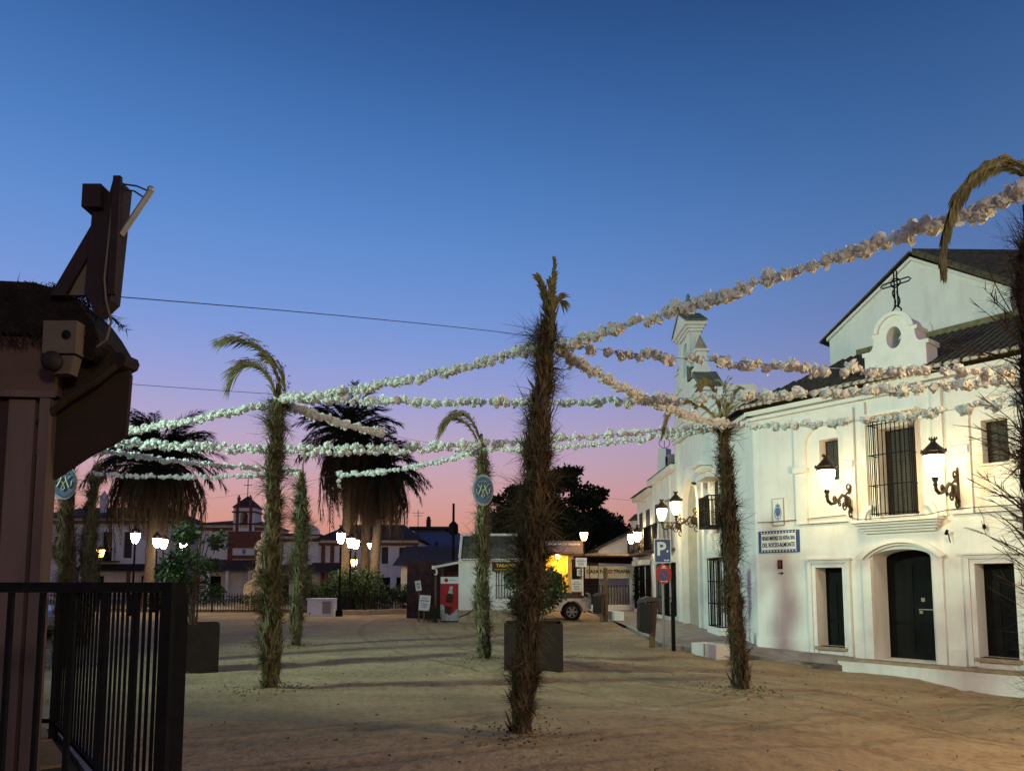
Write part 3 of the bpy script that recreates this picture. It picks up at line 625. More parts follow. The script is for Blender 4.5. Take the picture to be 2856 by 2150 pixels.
# boxed iron balcony beside the house corner
bx = M().box(yy(24.1), yy(22.9), -.5, .05, 3.36, 3.42).build('balcony', MIRON, C)
bm2 = M().box(-.012, .012, -.012, .012, 3.42, 4.34).mesh('balcony_bar', MIRON)
for i in range(11): o = link('balcony_bar', bm2, bx); o.location = (yy(24.08) + i * .116, -.48, 0)
for i in range(4):
    for X_ in (24.08, 22.92): o = link('balcony_bar', bm2, bx); o.location = (yy(X_), -.38 + i * .12, 0)
M().box(yy(24.1), yy(22.9), -.5, -.46, 4.34, 4.38).box(yy(24.1), yy(24.06), -.455, .05, 4.34, 4.38).box(yy(22.94), yy(22.9), -.455, .05, 4.34, 4.38).build('balcony_rail', MIRON, bx)
M().box(yy(23.95), yy(23.05), .02, .055, 3.45, 4.9).build('balcony_door', MDOOR, C)
M().prism([(yy(24.2), 4.95), (yy(22.85), 4.95), (yy(22.85), 5.1), (yy(24.2), 5.1)], -.55, .05).build('balcony_hood', MTRIM, C)
# dome camera
dc = thing('dome_camera', 'white and black dome camera hanging from the church wall', 'camera', (6.2, 24.6, 4.95))
M().lathe([(.10, 0), (.11, .05), (.10, .22), (.04, .25)], (0, 0, .05), 12).build('housing', MWHITE, dc, True)
M().ball((0, 0, .05), .095, 12).build('dome', MCGL, dc, True); M().box(0, .5, -.02, .02, .22, .26).build('bracket', MWHITE, dc)
wall_lantern('lit wall lantern on the church front, nearer of the pair by the portal', (6.62, 25.63, 3.42), R(-90), .82, MGLASS, 'wall lanterns of the white buildings', 1.0)
wall_lantern('lit wall lantern left of the church portal, lower of the pair', (6.62, 28.05, 3.42), R(-90), .82, MGLASS, 'wall lanterns of the white buildings', 1.0)

# ------------------------------------------------------------------ two white street houses beyond the church
def yh(Y, y0): return y0 - Y
H1 = street('balcony_house', 'two-storey white house with iron balcony next to the church', 'house', 29.32)
def y1(Y): return 29.32 - Y
M().prism(rect(y1(34.4), y1(29.34), -.4, 6.2), 0, 6, [rect(y1(32.2), y1(30.9), 3.0, 5.2)]).build('front_wall', MW, H1)
M().box(y1(34.5), y1(29.35), -.25, .0, 6.2, 6.42).build('cornice', MTRIM, H1)
M().add([(y1(34.5), -.3, 6.43), (y1(29.35), -.3, 6.43), (y1(29.35), 3, 7.3), (y1(34.5), 3, 7.3), (y1(34.5), 6, 6.43), (y1(29.35), 6, 6.43)], [(0, 1, 2, 3), (3, 2, 5, 4)]).build('roof', MTILE, H1)
M().box(y1(32.2), y1(30.9), .3, .35, 3.0, 5.2).build('balcony_door', MSHUT, H1)
for Yc in (33.4,):
    for z0, z1 in ((3.3, 5.2),):
        w_ = M().box(y1(Yc) - .35, y1(Yc) + .35, -.035, -.004, z0, z1).build('window', MSHUT, H1); M().prism(rect(y1(Yc) - .45, y1(Yc) + .45, z0 - .1, z1 + .1), -.06, -.003, [rect(y1(Yc) - .352, y1(Yc) + .352, z0, z1)]).build('window_frame', MTRIM, w_)
for Y0 in (29.5, 30.6, 32.6, 34.2): M().box(y1(Y0) - .1, y1(Y0) + .1, -.05, -.002, 0, 6.18).build('pilaster', MTRIM, H1)
bl = M().box(y1(33.0), y1(29.9), -.75, 0, 2.92, 3.03).build('balcony', MROOFB, H1)
bm3 = M().box(-.014, .014, -.014, .014, 3.03, 4.05).mesh('balcony_bar', MIRON)
for i in range(18): o = link('balcony_bar', bm3, bl); o.location = (y1(32.96) + i * .178, -.72, 0)
for i in range(4): o = link('balcony_bar', bm3, bl); o.location = (y1(29.94), -.6 + i * .16, 0)
M().box(y1(33.0), y1(29.9), -.74, -.70, 4.05, 4.09).box(y1(29.96), y1(29.92), -.695, 0, 4.05, 4.09).build('balcony_rail', MIRON, bl)
def grille_on(par, xc, wdt, z0, z1):
    g = M().box(xc - wdt / 2, xc + wdt / 2, -.04, -.004, z0, z1).build('window', MDOOR, par)
    b_ = M().box(-.014, .014, -.014, .014, z0, z1).mesh('grille_bar', MIRON)
    for i in range(6): o = link('grille_bar', b_, g); o.location = (xc - wdt / 2 + i * wdt / 5, -.3, 0)
    for sx in (-1, 1):
        for d in (.1, .2): o = link('grille_bar', b_, g); o.location = (xc + sx * wdt / 2, -.3 + d, 0)
    for q in range(4):
        z = z0 + (z1 - z0 - .03) * q / 3; M().box(xc - wdt / 2 - .01, xc + wdt / 2 + .01, -.32, -.28, z, z + .03).box(xc - wdt / 2 - .012, xc - wdt / 2 + .016, -.279, -.042, z, z + .03).box(xc + wdt / 2 - .016, xc + wdt / 2 + .012, -.279, -.042, z, z + .03).build('grille_rail', MIRON, g)
    M().prism([(xc - wdt / 2 - .04, z1 + .02), (xc + wdt / 2 + .04, z1 + .02), (xc + wdt / 2 + .16, z1 + .26), (xc - wdt / 2 - .16, z1 + .26)], -.42, -.001).build('window_hood', MTRIM, par)
    M().box(xc - wdt / 2 - .06, xc + wdt / 2 + .06, -.36, -.001, z0 - .32, z0 - .02).build('window_sill', MTRIM, par)
grille_on(H1, y1(30.3), 1.0, .25, 2.42); grille_on(H1, y1(31.9), 1.0, .25, 2.42)
tw = thing('roof_turret', 'white tapering roof turret with iron globe and cross on the balcony house', 'turret', (7.0, 33.0, 6.5))
M().lathe([(.36, 0), (.30, 1.0), (.30, 1.2), (.20, 1.22)], (0, 0, 0), 4).build('turret_base', MTRIM, tw)
M().tube([(.25 * math.cos(a * .5236), 0, 1.5 + .25 * math.sin(a * .5236)) for a in range(13)], .015, 5).tube([(0, 0, 1.2), (0, 0, 2.5)], .015, 5).tube([(-.2, 0, 2.2), (.2, 0, 2.2)], .015, 5).build('cross', MIRON, tw)
acu = thing('air_conditioner', 'grey box and drooping shade on top of the balcony house cornice', 'roof unit', (6.75, 30.0, 6.43))
M().box(-.3, .35, -.35, .35, 0, .45).build('case', MGALV, acu); fg_ = M().lathe([(.2, -.31), (.2, -.29)], (0, 0, 0), 14).build('fan_guard', MIRON, acu); fg_.location = (0, 0, .23); fg_.rotation_euler = (0, R(90), 0)
H2 = street('far_street_house', 'low cream two-storey house at the far end of the white street row', 'house', 34.45)
def y2(Y): return 34.45 - Y
M().prism(rect(y2(39.0), y2(34.48), -.4, 5.9), .05, 6).build('front_wall', MW, H2)
M().box(y2(39.2), y2(34.5), -.2, .05, 5.9, 6.12).build('cornice', MTRIM, H2)
M().add([(y2(39.3), -.35, 6.13), (y2(34.5), -.35, 6.13), (y2(34.5), 3, 6.9), (y2(39.3), 3, 6.9), (y2(39.3), 6, 6.13), (y2(34.5), 6, 6.13)], [(0, 1, 2, 3), (3, 2, 5, 4)]).build('roof', MTILE, H2)
grille_on(H2, y2(35.9), 1.0, .3, 2.45); grille_on(H2, y2(37.6), 1.0, .3, 2.45)
for Yc in (35.9, 37.8): M().box(y2(Yc) - .4, y2(Yc) + .4, .0, .045, 3.3, 5.2).build('window', MSHUT, H2)
b4 = M().box(y2(38.6), y2(35.0), -.6, .04, 2.95, 3.06).build('balcony', MROOFB, H2)
b5 = M().box(-.014, .014, -.014, .014, 3.06, 4.0).mesh('balcony_bar', MIRON)
for i in range(18): o = link('balcony_bar', b5, b4); o.location = (y2(38.56) + i * .207, -.57, 0)
M().box(y2(38.6), y2(35.0), -.59, -.55, 4.0, 4.04).build('balcony_rail', MIRON, b4)
wall_lantern('lit wall lantern on the far street house, nearer of the two', (6.7, 35.2, 3.0), R(-90), .62, MGLASS_FAR, 'wall lanterns of the white buildings', 1.0)
wall_lantern('lit wall lantern at the far end of the street row', (6.7, 37.0, 3.0), R(-90), .62, MGLASS_FAR, 'wall lanterns of the white buildings', 1.0)

# ------------------------------------------------------------------ palm fronds
def frond_geo(m, path, leaf, wdt, n, tuck=.5, rs=.02, rnd=random, droop=.3):
    """rachis along path with leaflets on both sides; tuck 0 = straight out, 1 = along the rachis"""
    pts = [Vector(p) for p in path]
    def at(u):
        k = u * (len(pts) - 1); i = min(int(k), len(pts) - 2); return pts[i].lerp(pts[i + 1], k - i), (pts[i + 1] - pts[i]).normalized()
    m.tube(pts, [rs * (1 - .8 * i / (len(pts) - 1)) for i in range(len(pts))], 4)
    for i in range(n):
        u = .10 + .90 * i / n; p, t = at(u); side = t.cross(Vector((0, 0, 1)))
        if side.length < .2: side = t.cross(Vector((1, 0, 0)))
        side.normalize(); up = side.cross(t).normalized()
        ll = leaf * (.55 + .75 * math.sin(math.pi * (u * .85 + .08))) * rnd.uniform(.8, 1.15)
        for sg in (-1, 1):
            d = (side * sg * (1 - tuck) + t * (tuck + .25) + up * rnd.uniform(-.25, .3)).normalized()
            q = p + d * ll * .55; e = p + d * ll + Vector((0, 0, -droop * ll))
            wv = t * wdt * (1 if tuck < .7 else 0) + up * wdt * (.4 if tuck < .7 else 1) 
            m.add([p - wv * .5, p + wv * .5, q + wv * .6, q - wv * .6, e], [(0, 1, 2, 3), (3, 2, 4)])
def bez(a, b, c, d, n=12):
    a, b, c, d = map(Vector, (a, b, c, d)); r = []
    for i in range(n + 1):
        t = i / n; r.append(a * (1 - t) ** 3 + b * 3 * t * (1 - t) ** 2 + c * 3 * t * t * (1 - t) + d * t ** 3)
    return r

# ------------------------------------------------------------------ festival poles wrapped in dry brush
POLES = {}
def wrapped_pole(key, label, x, y, top, h, r0, dry, nstr, fronds, seed, tuft=.24, sw=.005, bulge=()):
    dm = (MDRYG, MDRY, MOLIVE)[int(dry)]
    rnd = random.Random(seed); z0 = gz(x, y) - .05
    P = thing('wrapped_pole', label, 'pole', (x, y, z0), 0, 'brush-wrapped festival poles')
    dx, dy = top[0] - x, top[1] - y
    def ax(z): u = z / h; b = .04 * math.sin(u * 5 + seed); return Vector((dx * u + b * (1 - u) * u * 3, dy * u, z))
    def rad(z, a=0):
        u = z / h; r = r0 * (1.0 - .35 * u + .50 * noise.noise(Vector((seed * 3.1, z * 2.4, math.cos(a)))) + .36 * noise.noise(Vector((math.cos(a) * 1.5 + seed, math.sin(a) * 1.5, z * 4))))
        for bz, bw, ba in bulge: r += r0 * ba * math.exp(-((z - bz) / bw) ** 2)
        if u > .9: r *= max(.3, 1 - (u - .9) * 6)
        return max(.02, r)
    c = M(); nseg = int(h / .1); nn = 14; vs = []
    for i in range(nseg + 1):
        z = h * i / nseg; o = ax(z)
        for j in range(nn):
            a = 2 * math.pi * j / nn; q = rad(z, a) * .8; vs.append((o.x + q * math.cos(a), o.y + q * math.sin(a), z))
    c.add(vs, [(i * nn + j, i * nn + (j + 1) % nn, (i + 1) * nn + (j + 1) % nn, (i + 1) * nn + j) for i in range(nseg) for j in range(nn)] + [tuple(nseg * nn + j for j in range(nn))])
    c.build('pole_core', MPOLE, P, True)
    # tufts: bunches of curling twigs that leave the wrapping in uneven rings
    b1 = M(); b2 = M()
    def strand(z, a, d, ln, wd, curl):
        o = ax(z); rv_ = Vector((math.cos(a), math.sin(a), 0)); tv = Vector((-math.sin(a), math.cos(a), 0)); p = o + rv_ * rad(z, a) * .78
        ws = (tv + Vector((0, 0, .8 * rnd.uniform(-1, 1)))).normalized() * wd; vs = [p - ws, p + ws]; fs = []
        k_ = 3 if curl > .2 else 2
        for i in range(k_):
            d = (d + Vector((rnd.gauss(0, curl), rnd.gauss(0, curl), rnd.gauss(0, curl)))).normalized(); p = p + d * ln / (k_ + 1); f_ = 1 - .22 * (i + 1)
            vs += [p - ws * f_, p + ws * f_]; fs.append((2 * i, 2 * i + 1, 2 * i + 3, 2 * i + 2))
        vs.append(p + d * ln / (k_ + 1)); fs.append((2 * k_, 2 * k_ + 1, 2 * k_ + 2))
        (b1 if rnd.random() < .62 else b2).add(vs, fs)
    z = .05; tl_ = []
    while z < h * .93:
        for q in range(rnd.choice((3, 4, 5))): tl_.append((z + rnd.uniform(-.10, .10), rnd.uniform(0, 6.28), rnd.choice((.5, .7, .9, 1.1, 1.35))))
        z += rnd.uniform(.24, .42)
    per = int(nstr * .72 / len(tl_))
    for cz, ca, cs in tl_:
        if cz < .02: continue
        grow = .40 + .6 * min(1, cz / (h * .30)); up_ = rnd.uniform(-.05, .9); sd = rnd.uniform(-.5, .5); ow = rnd.uniform(.65, 1.0)
        for i in range(per):
            a = ca + rnd.gauss(0, .36); zz = min(max(cz + rnd.gauss(0, .05), .01), h * .95)
            d = (Vector((math.cos(a), math.sin(a), 0)) * ow * rnd.uniform(.6, 1.2) + Vector((0, 0, up_ + rnd.gauss(0, .42))) + Vector((-math.sin(a), math.cos(a), 0)) * (sd + rnd.gauss(0, .4))).normalized()
            strand(zz, a, d, tuft * 1.25 * cs * grow * rnd.uniform(.3, 1.15) ** 1.2, sw * rnd.uniform(.5, 1.0), .42)
    for i in range(int(nstr * .18)):
        zz = rnd.uniform(.0, h * .94); a = rnd.uniform(0, 6.28)
        d = (Vector((math.cos(a), math.sin(a), 0)) * rnd.uniform(.0, .16) + Vector((0, 0, 1 if rnd.random() < .8 else -1)) + Vector((-math.sin(a), math.cos(a), 0)) * rnd.uniform(-.5, .5)).normalized()
        strand(max(.01, zz), a, d, rnd.uniform(.10, .30), sw * rnd.uniform(1.4, 3.2), .16)
    b1.build('dry_wrapping', dm, P, kind='stuff'); b2.build('pale_wrapping', MOLIVE if dry == 1 else MDRYG, P, kind='stuff')
    bl = M()
    for i in range(150):    # long palm blades bound lengthwise, some peeling away
        z_ = rnd.uniform(.05, h * .8); a = rnd.uniform(0, 6.28); ln = rnd.uniform(.3, .7); pe = rnd.uniform(0, .10) if rnd.random() < .75 else rnd.uniform(.1, .3); wd = rnd.uniform(.008, .02); tw2 = rnd.uniform(-.8, .8)
        vs = []
        for q in range(4):
            u = q / 3; zz = min(z_ + ln * u, h * .97); aa = a + tw2 * u; rr_2 = rad(zz, aa) * .88 + pe * u * u + .006; o = ax(zz); w2 = wd * (1 - .75 * u)
            tv = Vector((-math.sin(aa), math.cos(aa), 0)); c0 = o + Vector((math.cos(aa) * rr_2, math.sin(aa) * rr_2, -pe * u * .5)); vs += [c0 - tv * w2, c0 + tv * w2]
        bl.add(vs, [(2 * q, 2 * q + 1, 2 * q + 3, 2 * q + 2) for q in range(3)])
    bl.build('bound_blades', MFROND if dry != 1 else MDEAD, P, kind='stuff')
    for i in range(5):
        zt = h * (.12 + .17 * i) + rnd.uniform(-.1, .1); M().tube([ax(zt) + Vector((math.cos(a_) * rad(zt, a_) * .92, math.sin(a_) * rad(zt, a_) * .92, .012 * math.sin(a_ * 2))) for a_ in [2 * math.pi * q / 12 for q in range(13)]], .006, 4).build('tie', MPOLE, P)
    for pth, lf, n, tk in fronds:
        fm = M(); frond_geo(fm, [Vector(q) - Vector((x, y, z0)) for q in pth], lf, .018, n, tk, .024, rnd, .35); fm.build('frond', MFROND, P)
    POLES[key] = lambda z: Vector((x, y, z0)) + ax(z - z0)
    return P
wrapped_pole('P1', 'tall central pole wrapped in dark brown brush with stubby broken fronds on top', .07, 7.85, (.44, 7.85), 4.85, .125, True, 11000,
    [(bez((.40, 7.85, 4.2), (.43, 7.85, 4.6), (.47, 7.84, 4.9), (.47, 7.84, 5.16)), .17, 60, .82), (bez((.42, 7.82, 4.2), (.40, 7.80, 4.5), (.38, 7.8, 4.75), (.29, 7.8, 4.94)), .2, 80, .74), (bez((.44, 7.80, 4.2), (.42, 7.76, 4.45), (.44, 7.75, 4.7), (.42, 7.74, 4.85)), .22, 60, .7), (bez((.42, 7.86, 4.2), (.43, 7.9, 4.5), (.50, 7.9, 4.85), (.55, 7.9, 4.72)), .15, 30, .72)], 1, .27, .0070, ((2.2, .5, .25), (3.3, .25, .2), (3.0, .15, .3)))
wrapped_pole('P2', 'brush-wrapped pole left of centre topped by a yellow-green frond curling left', -3.65, 11.16, (-3.66, 11.16), 4.75, .13, 2, 9500,
    [(bez((-3.62, 11.16, 4.3), (-3.55, 11.16, 5.0), (-4.0, 11.12, 5.5), (-4.52, 11.1, 5.36)), .34, 90, .66), (bez((-3.68, 11.12, 4.3), (-3.66, 11.1, 4.95), (-4.15, 11.05, 5.2), (-4.36, 11.0, 4.66)), .30, 80, .66), (bez((-3.6, 11.2, 4.3), (-3.5, 11.2, 4.8), (-3.66, 11.2, 5.0), (-3.85, 11.2, 5.12)), .3, 60, .62)], 2, .29, .0095, ((.9, .3, .3), (1.9, .3, .2)))
wrapped_pole('P3', 'brush-wrapped pole in front of the white corner house with two drooping fronds', 3.68, 11.86, (3.47, 11.86), 4.55, .125, True, 9000,
    [(bez((3.47, 11.86, 4.2), (3.45, 11.84, 4.75), (3.2, 11.8, 5.25), (3.02, 11.75, 4.46)), .2, 70, .8), (bez((3.45, 11.84, 4.2), (3.2, 11.84, 4.6), (2.6, 11.8, 4.85), (2.48, 11.76, 4.02)), .18, 74, .82),
     (bez((3.5, 11.88, 4.2), (3.55, 11.9, 4.5), (3.65, 11.92, 4.7), (3.72, 11.95, 4.78)), .3, 22, .5), (bez((3.5, 11.84, 4.2), (3.5, 11.8, 4.5), (3.55, 11.78, 4.75), (3.5, 11.75, 4.85)), .3, 22, .5)], 3, .26, .0090, ((2.6, .3, .3), (1.5, .25, .25), (.25, .2, .3)))
wrapped_pole('P4', 'greenish wrapped pole behind the dark planter carrying an oval blue emblem', -.59, 15.5, (-.66, 15.5), 4.85, .13, False, 8500,
    [(bez((-.66, 15.5, 4.4), (-.7, 15.5, 5.1), (-1.1, 15.45, 5.6), (-1.56, 15.4, 4.80)), .30, 84, .68), (bez((-.68, 15.48, 4.4), (-.8, 15.46, 5.0), (-1.2, 15.4, 5.3), (-1.5, 15.36, 4.95)), .26, 70, .68)], 4, .28, .0120, ((1.2, .3, .35), (2.6, .4, .3), (.3, .2, .2)))
wrapped_pole('P5', 'pale green wrapped pole farther back, left of the garden lamps', -5.45, 18.52, (-5.38, 18.52), 4.6, .13, False, 8500,
    [(bez((-5.38, 18.5, 4.3), (-5.37, 18.5, 4.6), (-5.36, 18.5, 4.8), (-5.34, 18.5, 5.05)), .16, 16, .8)], 5, .33, .0135, ((2.4, .5, .5), (3.6, .4, .4)))
wrapped_pole('P6', 'dark wrapped pole behind the railing carrying the second oval emblem', -8.52, 13.95, (-8.6, 13.95), 4.6, .16, True, 6000,
    [(bez((-8.6, 13.95, 4.3), (-8.6, 13.95, 4.9), (-9.0, 13.9, 5.2), (-9.4, 13.9, 4.7)), .22, 30, .7)], 6, .28, .006, ((2.2, .6, .4),))
wrapped_pole('P7', 'pale green wrapped pole at far left behind the emblem pole', -11.07, 19.0, (-11.0, 19.0), 4.75, .17, False, 6000,
    [(bez((-11, 19, 4.4), (-11, 19, 4.7), (-10.9, 19, 4.9), (-10.85, 19, 5.0)), .3, 18, .6)], 7, .36, .0105, ((2.5, .6, .4), (1.0, .4, .5)))
P8F = [Vector(q) for q in ((3.70, 5.0, 4.2), (3.72, 4.98, 4.42), (3.66, 4.96, 4.56), (3.55, 4.94, 4.60), (3.42, 4.92, 4.57), (3.28, 4.9, 4.48), (3.16, 4.9, 4.34), (3.08, 4.88, 4.18), (3.03, 4.88, 4.02), (3.0, 4.88, 3.88), (2.99, 4.87, 3.80))]
wrapped_pole('P8', 'spiky brush-wrapped pole at the right edge with an arching braided frond', 3.74, 5.0, (3.70, 5.0), 4.6, .13, True, 7500,
    [(P8F, .11, 150, .86), ([Vector(q) + Vector((.03, .05, -.03)) for q in P8F], .10, 120, .88)], 8, .30, .0035, ((2.6, .4, .3),))
# bare twigs that stick out of the near pole at the right
tw_ = M(); rt = random.Random(5)
for z_ in (3.25, 3.15, 2.55, 2.45, 2.3, 2.1, 1.9, 1.7, 1.5):
    for q in range(3):
        ln = rt.uniform(.35, .62); a = rt.uniform(2.6, 4.0); p0 = Vector((3.66, 5.0, z_ + rt.uniform(-.1, .1))); d = Vector((math.cos(a), math.sin(a) * .5, rt.uniform(.15, .8))).normalized()
        tw_.tube([p0, p0 + d * ln * .5 + Vector((0, 0, .02)), p0 + d * ln], [.006, .004, .002], 4)
        for s in range(7):
            b = p0 + d * ln * rt.uniform(.35, 1); e = b + (d + Vector((rt.uniform(-.6, .6), rt.uniform(-.6, .6), rt.uniform(-.5, .6)))).normalized() * rt.uniform(.06, .13); tw_.tube([b, e], [.0035, .0015], 3)
o = tw_.build('bare_twigs', MDRY, None, kind='stuff'); pr = [x for x in COL.objects if x.name.startswith('wrapped_pole') and 'right edge' in x.get('label', '')][0]
o.parent = pr; o.location = -pr.location

# ------------------------------------------------------------------ oval emblems
def oval_sign(label, loc, rz):
    t = thing('oval_emblem', label, 'sign', loc, rz)
    M().prism(arc(0, 0, .225, .335, 0, 352, 45), 0, .03).build('rim', mat('emblem_rim', (.33, .34, .31), .7, .3, 20), t)
    M().prism(arc(0, 0, .185, .285, 0, 350, 35), -.012, -.002).build('blue_field', mat('emblem_blue', (.09, .14, .25), .6, .4, 7), t)
    g = mat('emblem_gold', (.42, .44, .26), .6, .3, 12)
    def bnd(pts, w): 
        return M().tube([(a, -.018, b) for a, b in pts], w, 5)
    for sg in (-1, 1):
        bnd([(sg * .12, .12), (sg * .07, .06), (0, -.03), (-sg * .03, -.12), (0, -.16)], .010).build('monogram_stroke', g, t)
        bnd([(sg * .03, .10), (sg * .05, .02), (sg * .10, -.10), (sg * .13, -.06)], .014).build('monogram_stroke', g, t)
        bnd([(sg * .14, .02), (sg * .13, -.06), (sg * .08, -.10)], .008).build('monogram_stroke', g, t)
    bnd([(-.08, .16), (-.05, .19), (-.03, .16), (0, .20), (.03, .16), (.05, .19), (.08, .16)], .010).build('crown', g, t)
oval_sign('blue oval emblem with pale monogram on the greenish pole behind the planter', (-.61, 15.25, 3.55), R(8))
oval_sign('blue oval emblem half hidden by the brown awning at far left', (-8.50, 13.68, 3.50), R(20))

# ------------------------------------------------------------------ garlands of paper flowers
FL = []
for k in range(9):
    rn = random.Random(100 + k); m = M(); r = .052; n = 9; vs = []; sq = (rn.uniform(.85, 1.2), rn.uniform(.85, 1.2), rn.uniform(.8, 1.1))
    for i in range(1, 7):
        t_ = math.pi * i / 7
        for j in range(n):
            a = 2 * math.pi * (j + .5 * (i % 2)) / n; q = r * rn.uniform(.68, 1.28)
            vs.append((q * math.sin(t_) * math.cos(a) * sq[0], q * math.sin(t_) * math.sin(a) * sq[1], -q * math.cos(t_) * sq[2]))
    m.add(vs, [(i * n + j, i * n + (j + 1) % n, (i + 1) * n + (j + 1) % n) for i in range(5) for j in range(n)] + [(i * n + j, (i + 1) * n + (j + 1) % n, (i + 1) * n + j) for i in range(5) for j in range(n)] + [tuple(range(n)), tuple(5 * n + j for j in range(n))])
    for i in range(6):   # loose petal tips
        d = Vector((rn.gauss(0, 1), rn.gauss(0, 1), rn.gauss(0, 1))).normalized(); s_1 = d.cross(Vector((rn.gauss(0, 1), rn.gauss(0, 1), .3))).normalized(); w_ = r * rn.uniform(.35, .65)
        p = d * r * .7; q = d * r * rn.uniform(1.15, 1.5) + s_1.cross(d) * r * rn.uniform(-.3, .3)
        m.add([p - s_1 * w_ * .6, p + s_1 * w_ * .6, q + s_1 * w_, q - s_1 * w_ * .8, q + d * r * .12], [(0, 1, 2, 3), (3, 2, 4)])
    FL.append(m.mesh('paper_flower', MPAPER))
def garland(label, a, b, sag, u0=0, u1=1, step=.095, sc=1.05, extra=None, seed=0):
    rn = random.Random(seed); A_, B_ = Vector(a), Vector(b)
    t = thing('flower_garland', label, 'garland', A_, 0, 'paper flower garlands strung between the poles')
    def pt(u): p = A_.lerp(B_, u); p.z -= sag * 4 * u * (1 - u); return p
    M().tube([pt(i / 24) - A_ for i in range(25)], .004, 4).build('string', MSTRING, t)
    ln = (B_ - A_).length; n = int(ln * (u1 - u0) / step)
    for i in range(n):
        u = u0 + (u1 - u0) * (i + .5 + rn.uniform(-.3, .3)) / n
        if step > .08 and rn.random() < .05: continue
        u += .25 * step / ln * math.sin(u * ln * 5 + seed)
        o = link('paper_flower', rn.choice(FL), t); d = Vector((rn.gauss(0, .014), rn.gauss(0, .014), rn.gauss(-.012, .018)))
        o.location = pt(u) - A_ + d; s = sc * min(1.4, max(.62, rn.gauss(.98, .18))); o.scale = (s, s, s * rn.uniform(.8, 1.2)); o.rotation_euler = (rn.uniform(0, 6.28), rn.uniform(0, 6.28), rn.uniform(0, 6.28))
    for e in extra or ():
        o = link('paper_flower', rn.choice(FL), t); o.location = Vector(e) - A_; o.rotation_euler = (rn.uniform(0, 6), 0, rn.uniform(0, 6))
    return t
p1 = (.47, 7.82, 4.22); p2 = (-3.66, 11.1, 4.45); p3 = (3.50, 11.8, 4.22); p4 = (-.68, 15.45, 4.50); p5 = (-5.38, 18.45, 4.48); p6 = (-8.6, 13.9, 4.42); p7 = (-11.0, 18.95, 4.47); p8 = (3.7, 4.98, 4.42); p9 = (7.3, 7.5, 3.95)
garland('white flower garland rising from the central pole to the upper right corner', p1, p8, .06, sc=.95, step=.052, seed=1)
garland('white flower garland between the central pole and the left frond-topped pole', (.40, 7.85, 4.24), p2, .10, sc=.95, step=.058, seed=2)
garland('white flower garland from the left frond-topped pole down to behind the awning', (-3.7, 11.15, 4.42), p6, .08, step=.07, sc=.95, seed=3)
garland('thick flower garland slanting down from the central pole to the corner house pole', (.52, 7.86, 4.18), p3, .16, sc=1.0, step=.05, seed=4)
garland('loosely spaced flower garland from the central pole across the front of the bell gable', (.52, 7.83, 4.22), p9, .20, step=.092, sc=1.0, seed=5)
garland('long level flower garland passing behind the central pole to the right edge', (-3.58, 11.12, 4.48), (7.3, 7.55, 3.90), .20, step=.08, sc=1.0, seed=6)
garland('upper of the two long level garlands crossing the palms', p6, p3, .30, step=.085, sc=1.0, seed=7)
garland('lower of the two long level garlands ending at the emblem pole', (-8.6, 13.95, 4.36), p4, .16, step=.088, sc=1.0, seed=8)
garland('flower garland from the emblem pole to the corner house pole', (-.62, 15.45, 4.46), (3.46, 11.85, 4.18), .10, step=.075, sc=.95, seed=9)
garland('flower garland sloping from the railing pole to the pale green pole', (-8.56, 13.97, 4.30), p5, .12, step=.09, seed=10)
garland('lowest flower garland at left, level with the palm trunks', p7, (-5.42, 18.5, 4.42), .10, step=.10, seed=11)
E4 = (-4.6, 19.2, 4.48)
garland('broken flower garland ending in three dangling flowers before the palms', (-.72, 15.5, 4.44), E4, .12, step=.10, extra=[(-4.62, 19.2, 4.30), (-4.60, 19.2, 4.16), (-4.55, 19.2, 4.42)], seed=12)
garland('short bunched flower garland trailing off behind the left frond-topped pole', (-3.6, 11.2, 4.40), (-.75, 15.4, 4.45), .12, 0, .44, step=.05, sc=1.1, seed=13)
garland('flower garland from the corner house pole along the facade to the right', (3.55, 11.82, 4.2), p9, .22, step=.085, sc=.98, seed=14)

def wire(label, pts, r=.004):
    o = M().tube(pts, r, 4).build('overhead_wire', MWIRE); tag(o, label, 'wire', 'overhead wires'); return o
def sagw(a, b, s, n=16):
    A_, B_ = Vector(a), Vector(b); return [A_.lerp(B_, i / n) - Vector((0, 0, s * 4 * (i / n) * (1 - i / n))) for i in range(n + 1)]
wire('thin overhead wire from the left kiosk roof to the central pole', sagw((-2.33, 4.05, 3.24), (.40, 7.85, 4.30), -.02), .003)
wire('thin overhead wire reaching the left frond-topped pole', sagw((-9.2, 9.5, 4.6), (-3.7, 11.1, 4.52), .03), .004)
wire('thin bare string running past the broken garland to the far palms', sagw((-4.6, 19.2, 4.48), (-19.8, 39.8, 6.2), .3), .004)
wire('thin wire from the dark tree to the far street house', sagw((-2.5, 44, 8.6), (6.7, 36, 5.6), .3), .006)

